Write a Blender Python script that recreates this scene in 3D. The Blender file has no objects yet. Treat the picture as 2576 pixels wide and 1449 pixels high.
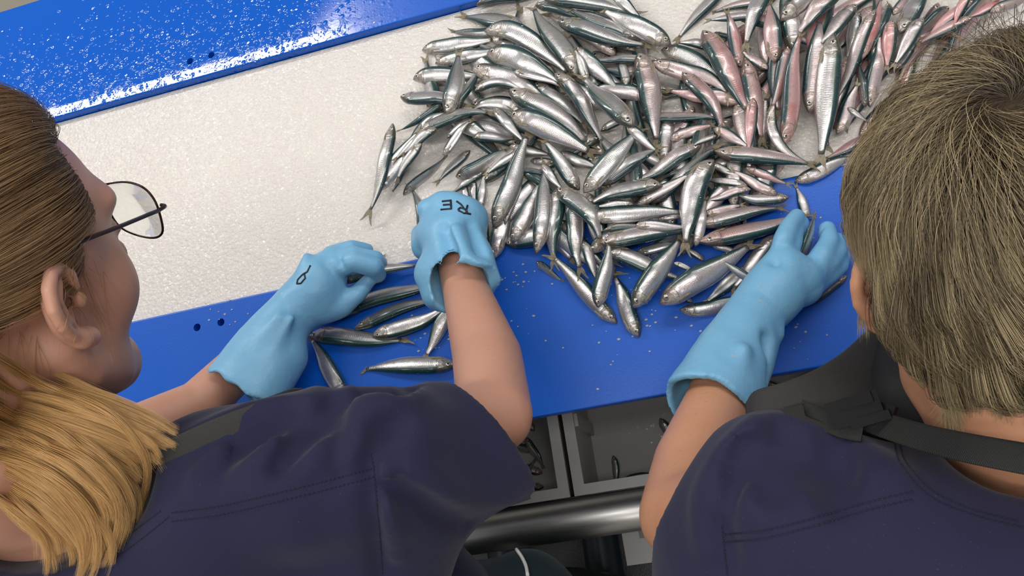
import bpy, bmesh, math, random
import numpy as np
from mathutils import Vector, Matrix
random.seed(7); rng = np.random.default_rng(7)
scene = bpy.context.scene
COL = scene.collection

# ------------------------------------------------------------------ camera, light, exposure
FPX, CX, CY = 2000.0, 1288.0, 724.5          # focal length in pixels of the 2576x1449 photograph
Rcam = np.array([[0.9625159, 0.1996948, 0.1835351], [-0.1410057, 0.9464791, -0.2903355], [-0.2316906, 0.2535730, 0.9391593]])
Ccam = np.array([0.19326244, -0.30572324, 1.88893474])
cam_data = bpy.data.cameras.new('camera'); cam = bpy.data.objects.new('camera', cam_data); COL.objects.link(cam)
cam_data.sensor_width = 36.0; cam_data.lens = 36.0*FPX/2576.0; cam_data.clip_start = 0.02
M = Matrix(Rcam.tolist()).to_4x4(); M.translation = Vector(Ccam.tolist()); cam.matrix_world = M
scene.camera = cam
scene.view_settings.view_transform = 'Standard'; scene.view_settings.look = 'None'
scene.view_settings.exposure = 0.0; scene.view_settings.gamma = 1.0; scene.view_settings.use_curve_mapping = False
scene.cycles.max_bounces = 7; scene.cycles.diffuse_bounces = 3; scene.cycles.glossy_bounces = 4
scene.cycles.transparent_max_bounces = 12; scene.cycles.caustics_reflective = False; scene.cycles.caustics_refractive = False
scene.cycles.use_denoising = True

world = bpy.data.worlds.new('room_air'); scene.world = world; world.use_nodes = True
world.node_tree.nodes['Background'].inputs[0].default_value = (0.86, 0.93, 1.0, 1)
world.node_tree.nodes['Background'].inputs[1].default_value = 0.31

def tube_light(name, x, y, z, length, width, power, rot=0.0, col=(1.0, 0.97, 0.93)):
    l = bpy.data.lights.new(name, 'AREA'); l.shape = 'RECTANGLE'; l.size = length; l.size_y = width
    l.energy = power; l.color = col
    o = bpy.data.objects.new(name, l); o.location = (x, y, z); o.rotation_euler = (0, 0, rot); COL.objects.link(o)
    return o
# long fluorescent fittings under the hall ceiling, running along the belt
tube_light('fluorescent_lamp', -2.1, 1.955, 2.95, 2.4, 0.19, 66)
tube_light('fluorescent_lamp', 1.2, 1.25, 2.95, 2.4, 0.30, 24)
tube_light('fluorescent_lamp', -0.3, -0.35, 2.95, 2.6, 0.30, 24)
tube_light('fluorescent_lamp', 0.6, -1.7, 2.95, 2.6, 0.30, 17)

# ------------------------------------------------------------------ helpers
ZB = 0.90      # height of the belt above the floor
def P(u, v, h):
    """the point of the place that the photograph shows at (u, v), h metres above the belt"""
    r = Rcam @ np.array([(u-CX)/FPX, -(v-CY)/FPX, -1.0]); t = (ZB+h-Ccam[2])/r[2]
    return Ccam + r*t
def depth(p):
    return -(Rcam.T @ (np.asarray(p)-Ccam))[2]
def mpx(n, p):
    """n pixels as metres at the depth of p"""
    return n*depth(p)/FPX

def mesh_obj(name, verts, faces, mat=None, parent=None, smooth=True, loc=None, mats=None, fmat=None, uv=None):
    me = bpy.data.meshes.new(name)
    v = np.asarray(verts, float)
    if loc is not None: v = v - np.asarray(loc, float)
    me.from_pydata(v.tolist(), [], faces if isinstance(faces, list) else faces.tolist())
    if smooth: me.polygons.foreach_set('use_smooth', [True]*len(me.polygons))
    for m in (mats or ([mat] if mat else [])): me.materials.append(m)
    if fmat is not None: me.polygons.foreach_set('material_index', fmat)
    if uv is not None:
        l = me.uv_layers.new(name='UVMap'); idx = np.empty(len(me.loops), int); me.loops.foreach_get('vertex_index', idx)
        l.data.foreach_set('uv', np.asarray(uv, float)[idx].ravel())
    o = bpy.data.objects.new(name, me); COL.objects.link(o)
    if loc is not None: o.location = loc
    if parent is not None: o.parent = parent
    return o
def tag(o, label=None, cat=None, group=None, kind=None):
    if label: o['label'] = label
    if cat: o['category'] = cat
    if group: o['group'] = group
    if kind: o['kind'] = kind
    return o
def empty(name, loc):
    o = bpy.data.objects.new(name, None); o.location = loc; o.empty_display_size = .05; COL.objects.link(o); return o

def bm_obj(name, bm, mat, parent=None, smooth=False, bevel=0, mats=None):
    if bevel: bmesh.ops.bevel(bm, geom=[e for e in bm.edges if e.calc_face_angle(0) > .5], offset=bevel, segments=2, profile=.6, affect='EDGES')
    me = bpy.data.meshes.new(name); bm.to_mesh(me); bm.free()
    for m in (mats or [mat]): me.materials.append(m)
    if smooth: me.polygons.foreach_set('use_smooth', [True]*len(me.polygons))
    o = bpy.data.objects.new(name, me); COL.objects.link(o)
    if parent is not None: o.parent = parent
    return o
def box(bm, x0, x1, y0, y1, z0, z1):
    vs = [bm.verts.new((x, y, z)) for z in (z0, z1) for (x, y) in ((x0, y0), (x1, y0), (x1, y1), (x0, y1))]
    for f in ((3,2,1,0), (4,5,6,7), (0,1,5,4), (1,2,6,5), (2,3,7,6), (3,0,4,7)): bm.faces.new([vs[i] for i in f])
def tube_np(pts, rad, n=12, cap=True, flat=None, up=(0,0,1)):
    """verts, faces of a tube along pts with radii; flat = (width, thickness) list for ribbons"""
    pts = np.asarray(pts, float); m = len(pts); rad = np.broadcast_to(np.asarray(rad, float), (m,))
    T = np.gradient(pts, axis=0); T /= np.linalg.norm(T, axis=1)[:, None]
    V = []; prev = np.asarray(up, float)
    for i in range(m):
        a = prev - T[i]*prev.dot(T[i]); a /= np.linalg.norm(a)+1e-9; prev = a
        b = np.cross(T[i], a)
        for k in range(n):
            t = 2*math.pi*k/n
            if flat is not None:
                w, th = flat; w = w[i] if hasattr(w, '__len__') else w
                c, s = math.cos(t), math.sin(t)
                V.append(pts[i] + b*w*np.sign(c)*abs(c)**.35 + a*th*np.sign(s)*abs(s)**.6)
            else: V.append(pts[i] + rad[i]*(a*math.cos(t)+b*math.sin(t)))
    F = [[i*n+k, i*n+(k+1) % n, (i+1)*n+(k+1) % n, (i+1)*n+k] for i in range(m-1) for k in range(n)]
    if cap: F += [list(range(n))[::-1], [(m-1)*n+k for k in range(n)]]
    return V, F
def spline(pts, n):
    """Catmull-Rom through pts (any width of row), n samples"""
    p = np.asarray(pts, float); m = len(p)
    q = np.vstack([2*p[0]-p[1], p, 2*p[-1]-p[-2]])
    t = np.linspace(0, m-1-1e-9, n); i = t.astype(int); f = (t-i)[:, None]
    a, b, c, d = q[i], q[i+1], q[i+2], q[i+3]
    return .5*((2*b) + (-a+c)*f + (2*a-5*b+4*c-d)*f**2 + (-a+3*b-3*c+d)*f**3)

# ------------------------------------------------------------------ materials
class NT:
    """small node builder"""
    def __init__(s, name):
        s.m = bpy.data.materials.new(name); s.m.use_nodes = True; s.t = s.m.node_tree; s.b = s.t.nodes['Principled BSDF']
    def n(s, typ, **kw):
        nd = s.t.nodes.new(typ); ins = kw.pop('ins', {})
        for k, v in kw.items(): setattr(nd, k, v)
        for k, v in ins.items(): s.set(nd, k, v)
        return nd
    def set(s, nd, k, v):
        i = nd.inputs[k]
        if isinstance(v, bpy.types.NodeSocket): s.t.links.new(v, i)
        elif isinstance(v, bpy.types.Node): s.t.links.new(v.outputs[0], i)
        else:
            if isinstance(v, tuple) and len(v) == 3 and i.type == 'RGBA': v = v+(1,)
            i.default_value = v
    def bs(s, **kw):
        for k, v in kw.items(): s.set(s.b, k.replace('_', ' '), v)
    def math(s, op, a, b=0.0, clamp=False):
        return s.n('ShaderNodeMath', operation=op, use_clamp=clamp, ins={0: a, 1: b}).outputs[0]
    def mix(s, f, a, b, mode='MIX'):
        nd = s.n('ShaderNodeMix', data_type='RGBA', blend_type=mode); s.set(nd, 0, f); s.set(nd, 6, a); s.set(nd, 7, b); return nd.outputs[2]
    def ramp(s, f, stops):
        nd = s.n('ShaderNodeValToRGB', ins={0: f}); e = nd.color_ramp.elements
        while len(e) < len(stops): e.new(.5)
        for el, (p, c) in zip(e, stops): el.position = p; el.color = (c, c, c, 1) if isinstance(c, (int, float)) else tuple(c)+(1,)
        return nd.outputs[0]
    def noise(s, vec, scale, detail=2, rough=.5, dist=0.0):
        return s.n('ShaderNodeTexNoise', ins={'Vector': vec, 'Scale': scale, 'Detail': detail, 'Roughness': rough, 'Distortion': dist}).outputs[0]
    def step(s, v, a, b):
        return s.n('ShaderNodeMapRange', interpolation_type='SMOOTHSTEP', clamp=True, ins={0: v, 1: a, 2: b, 3: 0.0, 4: 1.0}).outputs[0]
    def bump(s, h, strength=.3, dist=.002, normal=None):
        nd = s.n('ShaderNodeBump', ins={'Height': h, 'Strength': strength, 'Distance': dist})
        if normal is not None: s.set(nd, 'Normal', normal)
        return nd.outputs[0]
    def scale(s, vec, sc):
        return s.n('ShaderNodeMapping', ins={'Vector': vec, 'Scale': sc}).outputs[0]
def plain(name, col, rough=.5, metal=0.0, **kw):
    t = NT(name); t.bs(Base_Color=col, Roughness=rough, Metallic=metal, **kw); return t.m

def mat_blue():
    t = NT('blue_polyethylene'); g = t.n('ShaderNodeNewGeometry').outputs[0]
    big = t.noise(g, 3.0, 3)
    col = t.mix(big, (0.0004, 0.088, 0.50), (0.0006, 0.105, 0.57))
    specks = t.noise(g, 900, 2, .7)
    col = t.mix(t.math('MULTIPLY', t.step(specks, .69, .74), .35), col, (.25, .40, .75))
    sep = t.n('ShaderNodeSeparateXYZ', ins={0: g})
    # wet film on the far plate: flat where the water lies, beaded into drops elsewhere
    far = t.math('MULTIPLY', t.step(sep.outputs[1], .43, .44), t.step(t.math('MULTIPLY', sep.outputs[0], -1.0), .05, .30))
    warp = t.mix(.0035, g, t.n('ShaderNodeTexNoise', ins={'Vector': g, 'Scale': 60.0}).outputs[1], 'ADD')
    v = t.n('ShaderNodeTexVoronoi', feature='F1', ins={'Vector': warp, 'Scale': 105.0, 'Randomness': 1.0})
    keep = t.math('GREATER_THAN', t.n('ShaderNodeSeparateColor', ins={0: v.outputs[1]}).outputs[0], t.math('ADD', .50, t.math('MULTIPLY', t.math('SUBTRACT', sep.outputs[1], .47), 2.6)))
    v2 = t.n('ShaderNodeTexVoronoi', feature='F1', ins={'Vector': warp, 'Scale': 260.0})
    keep2 = t.math('GREATER_THAN', t.n('ShaderNodeSeparateColor', ins={0: v2.outputs[1]}).outputs[0], t.math('ADD', .62, t.math('MULTIPLY', t.math('SUBTRACT', sep.outputs[1], .47), 2.2)))
    dome = t.math('MULTIPLY', t.step(t.math('SUBTRACT', .44, v.outputs[0]), -.04, .44), t.math('MULTIPLY', keep, .42))
    dome2 = t.math('MULTIPLY', t.step(t.math('SUBTRACT', .42, v2.outputs[0]), -.04, .44), t.math('MULTIPLY', keep2, .18))
    film = t.math('MULTIPLY', t.step(t.noise(g, 40, 4, .62, .8), .49, .52), t.step(t.math('SUBTRACT', .478, sep.outputs[1]), 0, .02))
    h = t.math('MULTIPLY', t.math('MAXIMUM', t.math('MAXIMUM', dome, dome2), t.math('MULTIPLY', film, .16)), far)
    h2 = t.math('MULTIPLY', t.noise(g, 420, 2), t.math('SUBTRACT', .05, t.math('MULTIPLY', far, .046)))
    t.bs(Base_Color=col, Roughness=t.math('SUBTRACT', .34, t.math('MULTIPLY', far, .315)), Specular_IOR_Level=.5, Normal=t.bump(t.math('ADD', h, h2), 1.0, .0021))
    return t.m
def mat_belt():
    t = NT('white_textured_belt'); g = t.n('ShaderNodeNewGeometry').outputs[0]
    n1 = t.noise(t.scale(g, (1, 1.25, 1)), 150, 2, .5, .6)
    v = t.n('ShaderNodeTexVoronoi', feature='SMOOTH_F1', ins={'Vector': t.scale(g, (1, 1.2, 1)), 'Scale': 190.0, 'Smoothness': .4}).outputs[0]
    col = t.mix(t.noise(g, 5, 3), (.68, .625, .57), (.74, .69, .635))
    dirt = t.step(t.noise(g, 130, 2, .6), .755, .80)
    col = t.mix(t.math('MULTIPLY', dirt, .6), col, (.22, .15, .10))
    h = t.math('ADD', t.math('MULTIPLY', n1, .8), t.math('MULTIPLY', v, -.7))
    t.bs(Base_Color=col, Roughness=.45, Specular_IOR_Level=.3, Normal=t.bump(h, .8, .0014), Coat_Weight=1.0, Coat_Roughness=.035, Coat_Normal=t.bump(h, 1.0, .0030))
    return t.m
def mat_steel():
    t = NT('brushed_steel'); g = t.n('ShaderNodeNewGeometry').outputs[0]
    n = t.noise(t.scale(g, (4, 120, 120)), 8, 3)
    t.bs(Base_Color=(.72, .70, .67), Metallic=1.0, Roughness=t.math('ADD', .30, t.math('MULTIPLY', n, .18)))
    return t.m
def mat_grey_plastic(name='grey_plastic', a=(.15, .145, .14), b=(.20, .195, .19)):
    t = NT(name); g = t.n('ShaderNodeNewGeometry').outputs[0]
    t.bs(Base_Color=t.mix(t.noise(g, 30, 3), a, b), Roughness=.38, Normal=t.bump(t.noise(g, 500, 2), .15, .001)); return t.m
def mat_floor():
    t = NT('dark_wet_floor'); g = t.n('ShaderNodeNewGeometry').outputs[0]
    t.bs(Base_Color=t.mix(t.noise(g, 14, 4), (.018, .018, .022), (.045, .045, .05)), Roughness=t.ramp(t.noise(g, 6, 3), [(.3, .25), (.7, .6)]), Normal=t.bump(t.noise(g, 220, 3), .3, .002)); return t.m
BLUE, BELT, STEEL, GREY, FLOOR = mat_blue(), mat_belt(), mat_steel(), mat_grey_plastic(), mat_floor()

# ------------------------------------------------------------------ setting
bm = bmesh.new(); box(bm, -3.2, 3.2, -2.2, 3.6, -.05, 0); tag(bm_obj('floor', bm, FLOOR), kind='structure')
t_ = NT('khaki_hall_floor'); g_ = t_.n('ShaderNodeNewGeometry').outputs[0]
t_.bs(Base_Color=t_.mix(t_.noise(g_, 9, 3), (.25, .22, .175), (.31, .275, .225)), Roughness=.5)
bm = bmesh.new(); box(bm, -3.2, 3.2, .80, 3.6, -.049, .004)
tag(bm_obj('floor', bm, t_.m), kind='structure')

WALLM = plain('grey_hall_wall', (.42, .42, .40), .6)
for nm, a in (('wall_back', (-3.3, 3.3, 3.6, 3.7)), ('wall_front', (-3.3, 3.3, -2.3, -2.2)), ('wall_left', (-3.3, -3.2, -2.2, 3.6)), ('wall_right', (3.2, 3.3, -2.2, 3.6))):
    bm = bmesh.new(); box(bm, *a, 0, 3.0); tag(bm_obj(nm, bm, WALLM), kind='structure')
# sorting table: white belt, two blue side plates with bolt holes, steel frame and legs
def plate(name, y0, y1, holes, label):
    bm = bmesh.new(); x0, x1 = -1.45, 1.15
    box(bm, x0, x1, y0, y1, ZB-.006, ZB+.013)
    bmesh.ops.bevel(bm, geom=[e for e in bm.edges if abs(e.verts[0].co.x-e.verts[1].co.x) > 1], offset=.0026, segments=3, profile=.5, affect='EDGES')
    o = bm_obj(name, bm, BLUE, smooth=False)
    for f in o.data.polygons: f.use_smooth = False
    bc = bmesh.new()
    for (hx, hy) in holes:
        bmesh.ops.create_cone(bc, cap_ends=True, segments=28, radius1=.0056, radius2=.0056, depth=.05, matrix=Matrix.Translation((hx, hy, ZB+.022)))
    mc = bpy.data.meshes.new('cutter'); bc.to_mesh(mc); bc.free(); oc = bpy.data.objects.new('cutter', mc); COL.objects.link(oc)
    md = o.modifiers.new('holes', 'BOOLEAN'); md.object = oc; md.solver = 'EXACT'
    dg = bpy.context.evaluated_depsgraph_get(); me = bpy.data.meshes.new_from_object(o.evaluated_get(dg)); o.modifiers.clear()
    o.data = me; bpy.data.objects.remove(oc)
    tag(o, label, 'side plate'); return o
hole_x = [(-.459, -.421), (.741, .779)]
plate('side_plate', .4395, .682, [(x, .474) for p in hole_x for x in p], 'wide blue plastic plate along the far side of the white belt, beaded with water drops')
plate('side_plate', -.1750, .0645, [(x, .034) for p in hole_x for x in p], 'wide blue plastic plate between the white belt and the two workers')
bm = bmesh.new(); box(bm, -1.45, 1.15, .066, .438, ZB-.006, ZB)
tag(bm_obj('conveyor_belt', bm, BELT), 'white pebble-textured conveyor belt carrying the heap of small fish', 'conveyor belt')
frame = empty('table_frame', (0, .25, 0)); tag(frame, 'dark metal frame and legs under the blue and white sorting table', 'table frame')
DARK = plain('dark_painted_metal', (.05, .05, .055), .4, .6)
def fbox(name, *a, mat=DARK, bev=.002):
    bm = bmesh.new(); box(bm, *a); o = bm_obj(name, bm, mat, frame, bevel=bev); o.location = -frame.location; return o
fbox('beam', -1.44, 1.14, -.150, -.115, ZB-.062, ZB-.008)
fbox('beam', -1.44, 1.14, .052, .080, ZB-.060, ZB-.008)
fbox('beam', -1.44, 1.14, .425, .455, ZB-.060, ZB-.008)
fbox('beam', -1.44, 1.14, .60, .635, ZB-.060, ZB-.008)
for x in (-1.40, 1.08):
    for y in (-.15, .60): fbox('leg', x, x+.04, y, y+.04, 0, ZB-.060)

# under the table: two open crates on a steel rack with a tubular front rail
CR = mat_grey_plastic('dark_grey_crate', (.50, .485, .46), (.58, .565, .54))
def crate(x0, x1, y0, y1, z0, z1, label):
    r = empty('crate', ((x0+x1)/2, (y0+y1)/2, z0)); tag(r, label, 'crate', 'crates under the front edge of the table')
    def part(name, mat, *boxes, bev=.003):
        bm = bmesh.new()
        for b in boxes: box(bm, *b)
        o = bm_obj(name, bm, mat, r, bevel=bev); o.matrix_parent_inverse = Matrix.Translation(-Vector(r.location)); return o
    w = .009
    part('bin', CR, (x0, x1, y0, y1, z0, z0+.008), (x0, x0+w, y0, y1, z0, z1), (x1-w, x1, y0, y1, z0, z1), (x0+w, x1-w, y0, y0+w, z0, z1), (x0+w, x1-w, y1-w, y1, z0, z1))
    part('rim', CR, (x0-.006, x0+.011, y0-.006, y1+.006, z1-.006, z1+.004), (x1-.011, x1+.006, y0-.006, y1+.006, z1-.006, z1+.004),
         (x0+.011, x1-.011, y0-.006, y0+.010, z1-.006, z1+.004), (x0+.011, x1-.011, y1-.010, y1+.006, z1-.006, z1+.004))
    for xx in (x0+w, x1-w-.03): part('corner_post', CR, (xx, xx+.03, y1-.05, y1-w, z0+.008, z1-.01), bev=.010)
    for k in (.045, .075): part('rib', CR, (x0+w, x0+w+.007, y0+w+k*2, y0+w+k*2+.02, z0+.01, z1-.008))
    return r
crate(-.435, -.0135, -.262, .16, .44, .645, 'grey plastic crate with fish in it, under the table beside the left worker')
crate(.0055, .430, -.262, .16, .44, .645, 'grey plastic crate, mostly empty, between the two workers under the table edge')
rack = empty('steel_rack', (0, -.28, 0)); tag(rack, 'stainless steel rack with a thick round front rail, holding the crates', 'rack')
def rpart(name, mat, *boxes, bev=.002):
    bm = bmesh.new()
    for b in boxes: box(bm, *b)
    o = bm_obj(name, bm, mat, rack, bevel=bev); o.matrix_parent_inverse = Matrix.Translation(-Vector(rack.location)); return o
rpart('shelf', STEEL, (-.75, .80, -.276, .20, .425, .4395))
V_, F_ = tube_np([(-.72, -.3005, .632), (.80, -.3005, .632)], .031, n=40); o = mesh_obj('rail', V_, F_, STEEL, parent=rack); o.matrix_parent_inverse = Matrix.Translation(-Vector(rack.location))
rpart('ledge', CR, (.045, .80, -.385, -.300, .50, .506))
rpart('clamp', GREY, (.075, .16, -.345, -.318, .507, .530), bev=.006)
rpart('front_apron', STEEL, (-.72, .80, -.276, -.270, .425, .60))
for x in (-.70, .76): rpart('leg', STEEL, (x, x+.035, -.26, -.225, 0, .425)); rpart('leg', STEEL, (x, x+.035, .16, .195, 0, .425))
# ------------------------------------------------------------------ fish
def mat_fish():
    t = NT('silver_fish_skin'); uv = t.n('ShaderNodeUVMap').outputs[0]
    sp = t.n('ShaderNodeSeparateXYZ', ins={0: uv}); s, tt = sp.outputs[0], sp.outputs[1]
    oc = t.n('ShaderNodeObjectInfo'); rgb = t.n('ShaderNodeSeparateColor', ins={0: oc.outputs[1]})
    pink, lum, hue = rgb.outputs[0], rgb.outputs[1], rgb.outputs[2]; rnd = oc.outputs[5]
    ob = t.n('ShaderNodeTexCoord').outputs[3]
    off = t.n('ShaderNodeVectorMath', operation='ADD', ins={0: ob}); t.set(off, 1, t.n('ShaderNodeCombineXYZ', ins={0: t.math('MULTIPLY', rnd, 9.0)}).outputs[0])
    ob = off.outputs[0]
    n1 = t.noise(ob, 60, 3); n2 = t.noise(ob, 160, 3); n3 = t.noise(ob, 25, 2)
    # flank
    irid = t.n('ShaderNodeHueSaturation', ins={'Color': (.60, .50, .52, 1), 'Hue': t.math('ADD', .5, t.math('MULTIPLY', t.math('SUBTRACT', n1, .5), 1.6)), 'Saturation': 1.15}).outputs[0]
    silver = t.mix(n3, (.52, .50, .50), (.70, .665, .645))
    silver = t.mix(t.math('MULTIPLY', t.step(n1, .35, .7), .45), silver, irid)
    silver = t.mix(t.math('MULTIPLY', t.step(tt, .42, .12), .7), silver, (.67, .66, .65))
    pk = t.math('MULTIPLY', pink, t.ramp(t.math('ADD', n3, t.math('MULTIPLY', pink, .25)), [(.25, .35), (.62, 1.0)]))
    silver = t.mix(pk, silver, t.mix(t.step(n3, .55, .72), (.66, .34, .335), (.62, .14, .13)))
    # back
    dark = t.mix(hue, (.004, .030, .036), (.007, .022, .055))
    dark = t.mix(n2, dark, (.015, .055, .045))
    tb = t.math('ADD', tt, t.math('MULTIPLY', t.math('SUBTRACT', n1, .5), .05))
    shade = t.mix(t.math('MULTIPLY', t.step(tb, .56, .74), .55), silver, (.17, .22, .215))
    col = t.mix(t.step(tb, .735, .80), shade, t.mix(.65, dark, (.09, .16, .10)))
    col = t.mix(t.step(tb, .775, .84), col, dark)
    # head
    head = t.step(s, .215, .185)
    hc = t.mix(t.step(t.noise(ob, 330, 3, .6), .42, .62), (.52, .47, .41), (.24, .19, .13))
    hc = t.mix(t.step(tt, .60, .82), hc, (.085, .075, .055))
    hc = t.mix(t.math('MULTIPLY', pink, .5), hc, (.45, .16, .13))
    hc = t.mix(t.step(s, .05, .015), hc, (.10, .045, .03))
    col = t.mix(t.math('MULTIPLY', head, .66), col, hc)
    gill = t.math('SUBTRACT', 1.0, t.math('DIVIDE', t.math('ABSOLUTE', t.math('SUBTRACT', t.math('ADD', s, t.math('MULTIPLY', t.math('POWER', t.math('SUBTRACT', tt, .5), 2.0), .22)), .205)), .007), True)
    col = t.mix(t.math('MULTIPLY', gill, t.math('MULTIPLY', t.step(tt, .78, .7), .75)), col, (.13, .09, .07))
    mouth = t.math('SUBTRACT', 1.0, t.math('DIVIDE', t.math('ABSOLUTE', t.math('SUBTRACT', tt, t.math('SUBTRACT', .60, t.math('MULTIPLY', s, 5.0)))), .05), True)
    col = t.mix(t.math('MULTIPLY', mouth, t.math('MULTIPLY', t.step(s, .068, .055), .8)), col, (.07, .035, .025))
    col = t.mix(t.math('MULTIPLY', t.step(s, .93, 1.0), .6), col, (.20, .15, .09))
    col = t.mix(t.math('MULTIPLY', t.step(t.noise(ob, 420, 3, .7), .60, .68), .5), col, (.16, .13, .11))
    col = t.mix(t.step(t.noise(ob, 300, 2, .6), .715, .74), col, (.85, .84, .80))
    col = t.mix(1.0, col, lum, 'MULTIPLY')
    # relief: scales in rows, ribs under the skin, wrinkled head plates
    sc = t.n('ShaderNodeTexVoronoi', feature='F1', ins={'Vector': t.scale(uv, (62, 15, 1)), 'Scale': 1.0, 'Randomness': .35}).outputs[0]
    rib = t.math('MULTIPLY', t.math('SINE', t.math('MULTIPLY', s, 330.0)), t.math('MULTIPLY', t.math('MULTIPLY', t.step(tt, .28, .36), t.step(tt, .70, .60)), t.step(n3, .50, .60)))
    hn = t.noise(ob, 260, 3, .6)
    body = t.math('ADD', t.math('MULTIPLY', sc, -.16), t.math('MULTIPLY', rib, .085))
    body = t.math('ADD', body, t.math('MULTIPLY', n2, .45))
    h = t.math('ADD', t.math('MULTIPLY', body, t.math('SUBTRACT', 1.0, head)), t.math('MULTIPLY', t.math('ADD', hn, t.math('MULTIPLY', gill, -.5)), t.math('MULTIPLY', head, 1.1)))
    metal = t.math('MULTIPLY', t.math('SUBTRACT', 1.0, t.step(tb, .72, .82)), t.math('SUBTRACT', .80, t.math('ADD', t.math('MULTIPLY', head, .28), t.math('MULTIPLY', pk, .5))))
    t.bs(Base_Color=col, Metallic=metal, Roughness=t.math('ADD', .27, t.math('MULTIPLY', n2, .12)), Specular_IOR_Level=.6, Coat_Weight=.75, Coat_Roughness=.06, Normal=t.bump(h, .55, .0011))
    return t.m
SKIN_F = mat_fish()
def mat_fin():
    t = NT('yellowish_fin'); g = t.n('ShaderNodeUVMap').outputs[0]
    w = t.noise(t.scale(g, (3, 60, 1)), 1.0, 2)
    t.bs(Base_Color=t.mix(t.step(w, .35, .65), (.16, .12, .07), (.42, .36, .24)), Roughness=.35, Specular_IOR_Level=.5, Transmission_Weight=.0, Alpha=.72)
    return t.m
FIN = mat_fin()
IRIS = plain('silver_gold_iris', (.62, .56, .46), .22, .65, Coat_Weight=1.0); PUPIL = plain('black_pupil', (.004, .004, .006), .05, 0, Coat_Weight=1.0)
EYERIM = plain('dark_eye_rim', (.10, .075, .05), .3, .2)

NS, NR = 30, 16
S_ = np.concatenate([np.linspace(0, .24, 12), np.linspace(.27, 1, NS-12)])
kx = [0, .01, .03, .06, .10, .15, .19, .21, .30, .42, .52, .62, .74, .86, .94, 1.0]
dors = np.interp(S_, kx, [.004, .014, .030, .048, .068, .083, .091, .093, .099, .100, .098, .091, .074, .050, .034, .028])
vent = np.interp(S_, kx, [.009, .020, .036, .055, .078, .097, .107, .104, .113, .116, .113, .102, .077, .047, .031, .027])
wid = np.interp(S_, kx, [.006, .015, .025, .037, .048, .056, .060, .056, .061, .061, .058, .052, .041, .027, .016, .009])

class Hmap:
    """height of what lies on the table, 2 mm cells"""
    x0, y0, c = -1.5, -.30, .002
    def __init__(s):
        s.n = (1350, 600); s.h = np.zeros(s.n)
        yy = s.y0 + np.arange(600)*s.c
        s.h[:, :] = np.where((yy > .066) & (yy < .438), 0.0, .013)[None, :]
        s.h[:, yy < -.178] = -.2
    def idx(s, p):
        return np.clip(((p[:, 0]-s.x0)/s.c).astype(int), 0, s.n[0]-1), np.clip(((p[:, 1]-s.y0)/s.c).astype(int), 0, s.n[1]-1)
HM = Hmap()
fish_list = []
SINK = .80
def rotate_about(v, ax, a):
    return v*math.cos(a)+np.cross(ax, v)*math.sin(a)+ax*ax.dot(v)*(1-math.cos(a))
eye_cache = {}
def eye_mesh():
    if 'e' in eye_cache: return eye_cache['e']
    V = []; F = []; fm = []
    n = 18; rings = [(0, 1.0), (.22, .97), (.42, .88), (.47, .86), (.74, .60), (.92, .28), (1.04, .02)]
    V.append((0, 0, .50))
    for r, z in rings[1:]: V += [(r*math.cos(2*math.pi*k/n), r*math.sin(2*math.pi*k/n), z*.50) for k in range(n)]
    for k in range(n): F.append((0, 1+k, 1+(k+1) % n)); fm.append(1)
    for i in range(len(rings)-2):
        for k in range(n):
            a = 1+i*n; F.append((a+k, a+n+k, a+n+(k+1) % n, a+(k+1) % n)); fm.append(1 if i < 1 else (2 if i == 4 else 0))
    me = bpy.data.meshes.new('eye'); me.from_pydata(V, [], F)
    for m in (IRIS, PUPIL, EYERIM): me.materials.append(m)
    me.polygons.foreach_set('material_index', fm); me.polygons.foreach_set('use_smooth', [True]*len(F))
    eye_cache['e'] = me; return me

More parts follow.
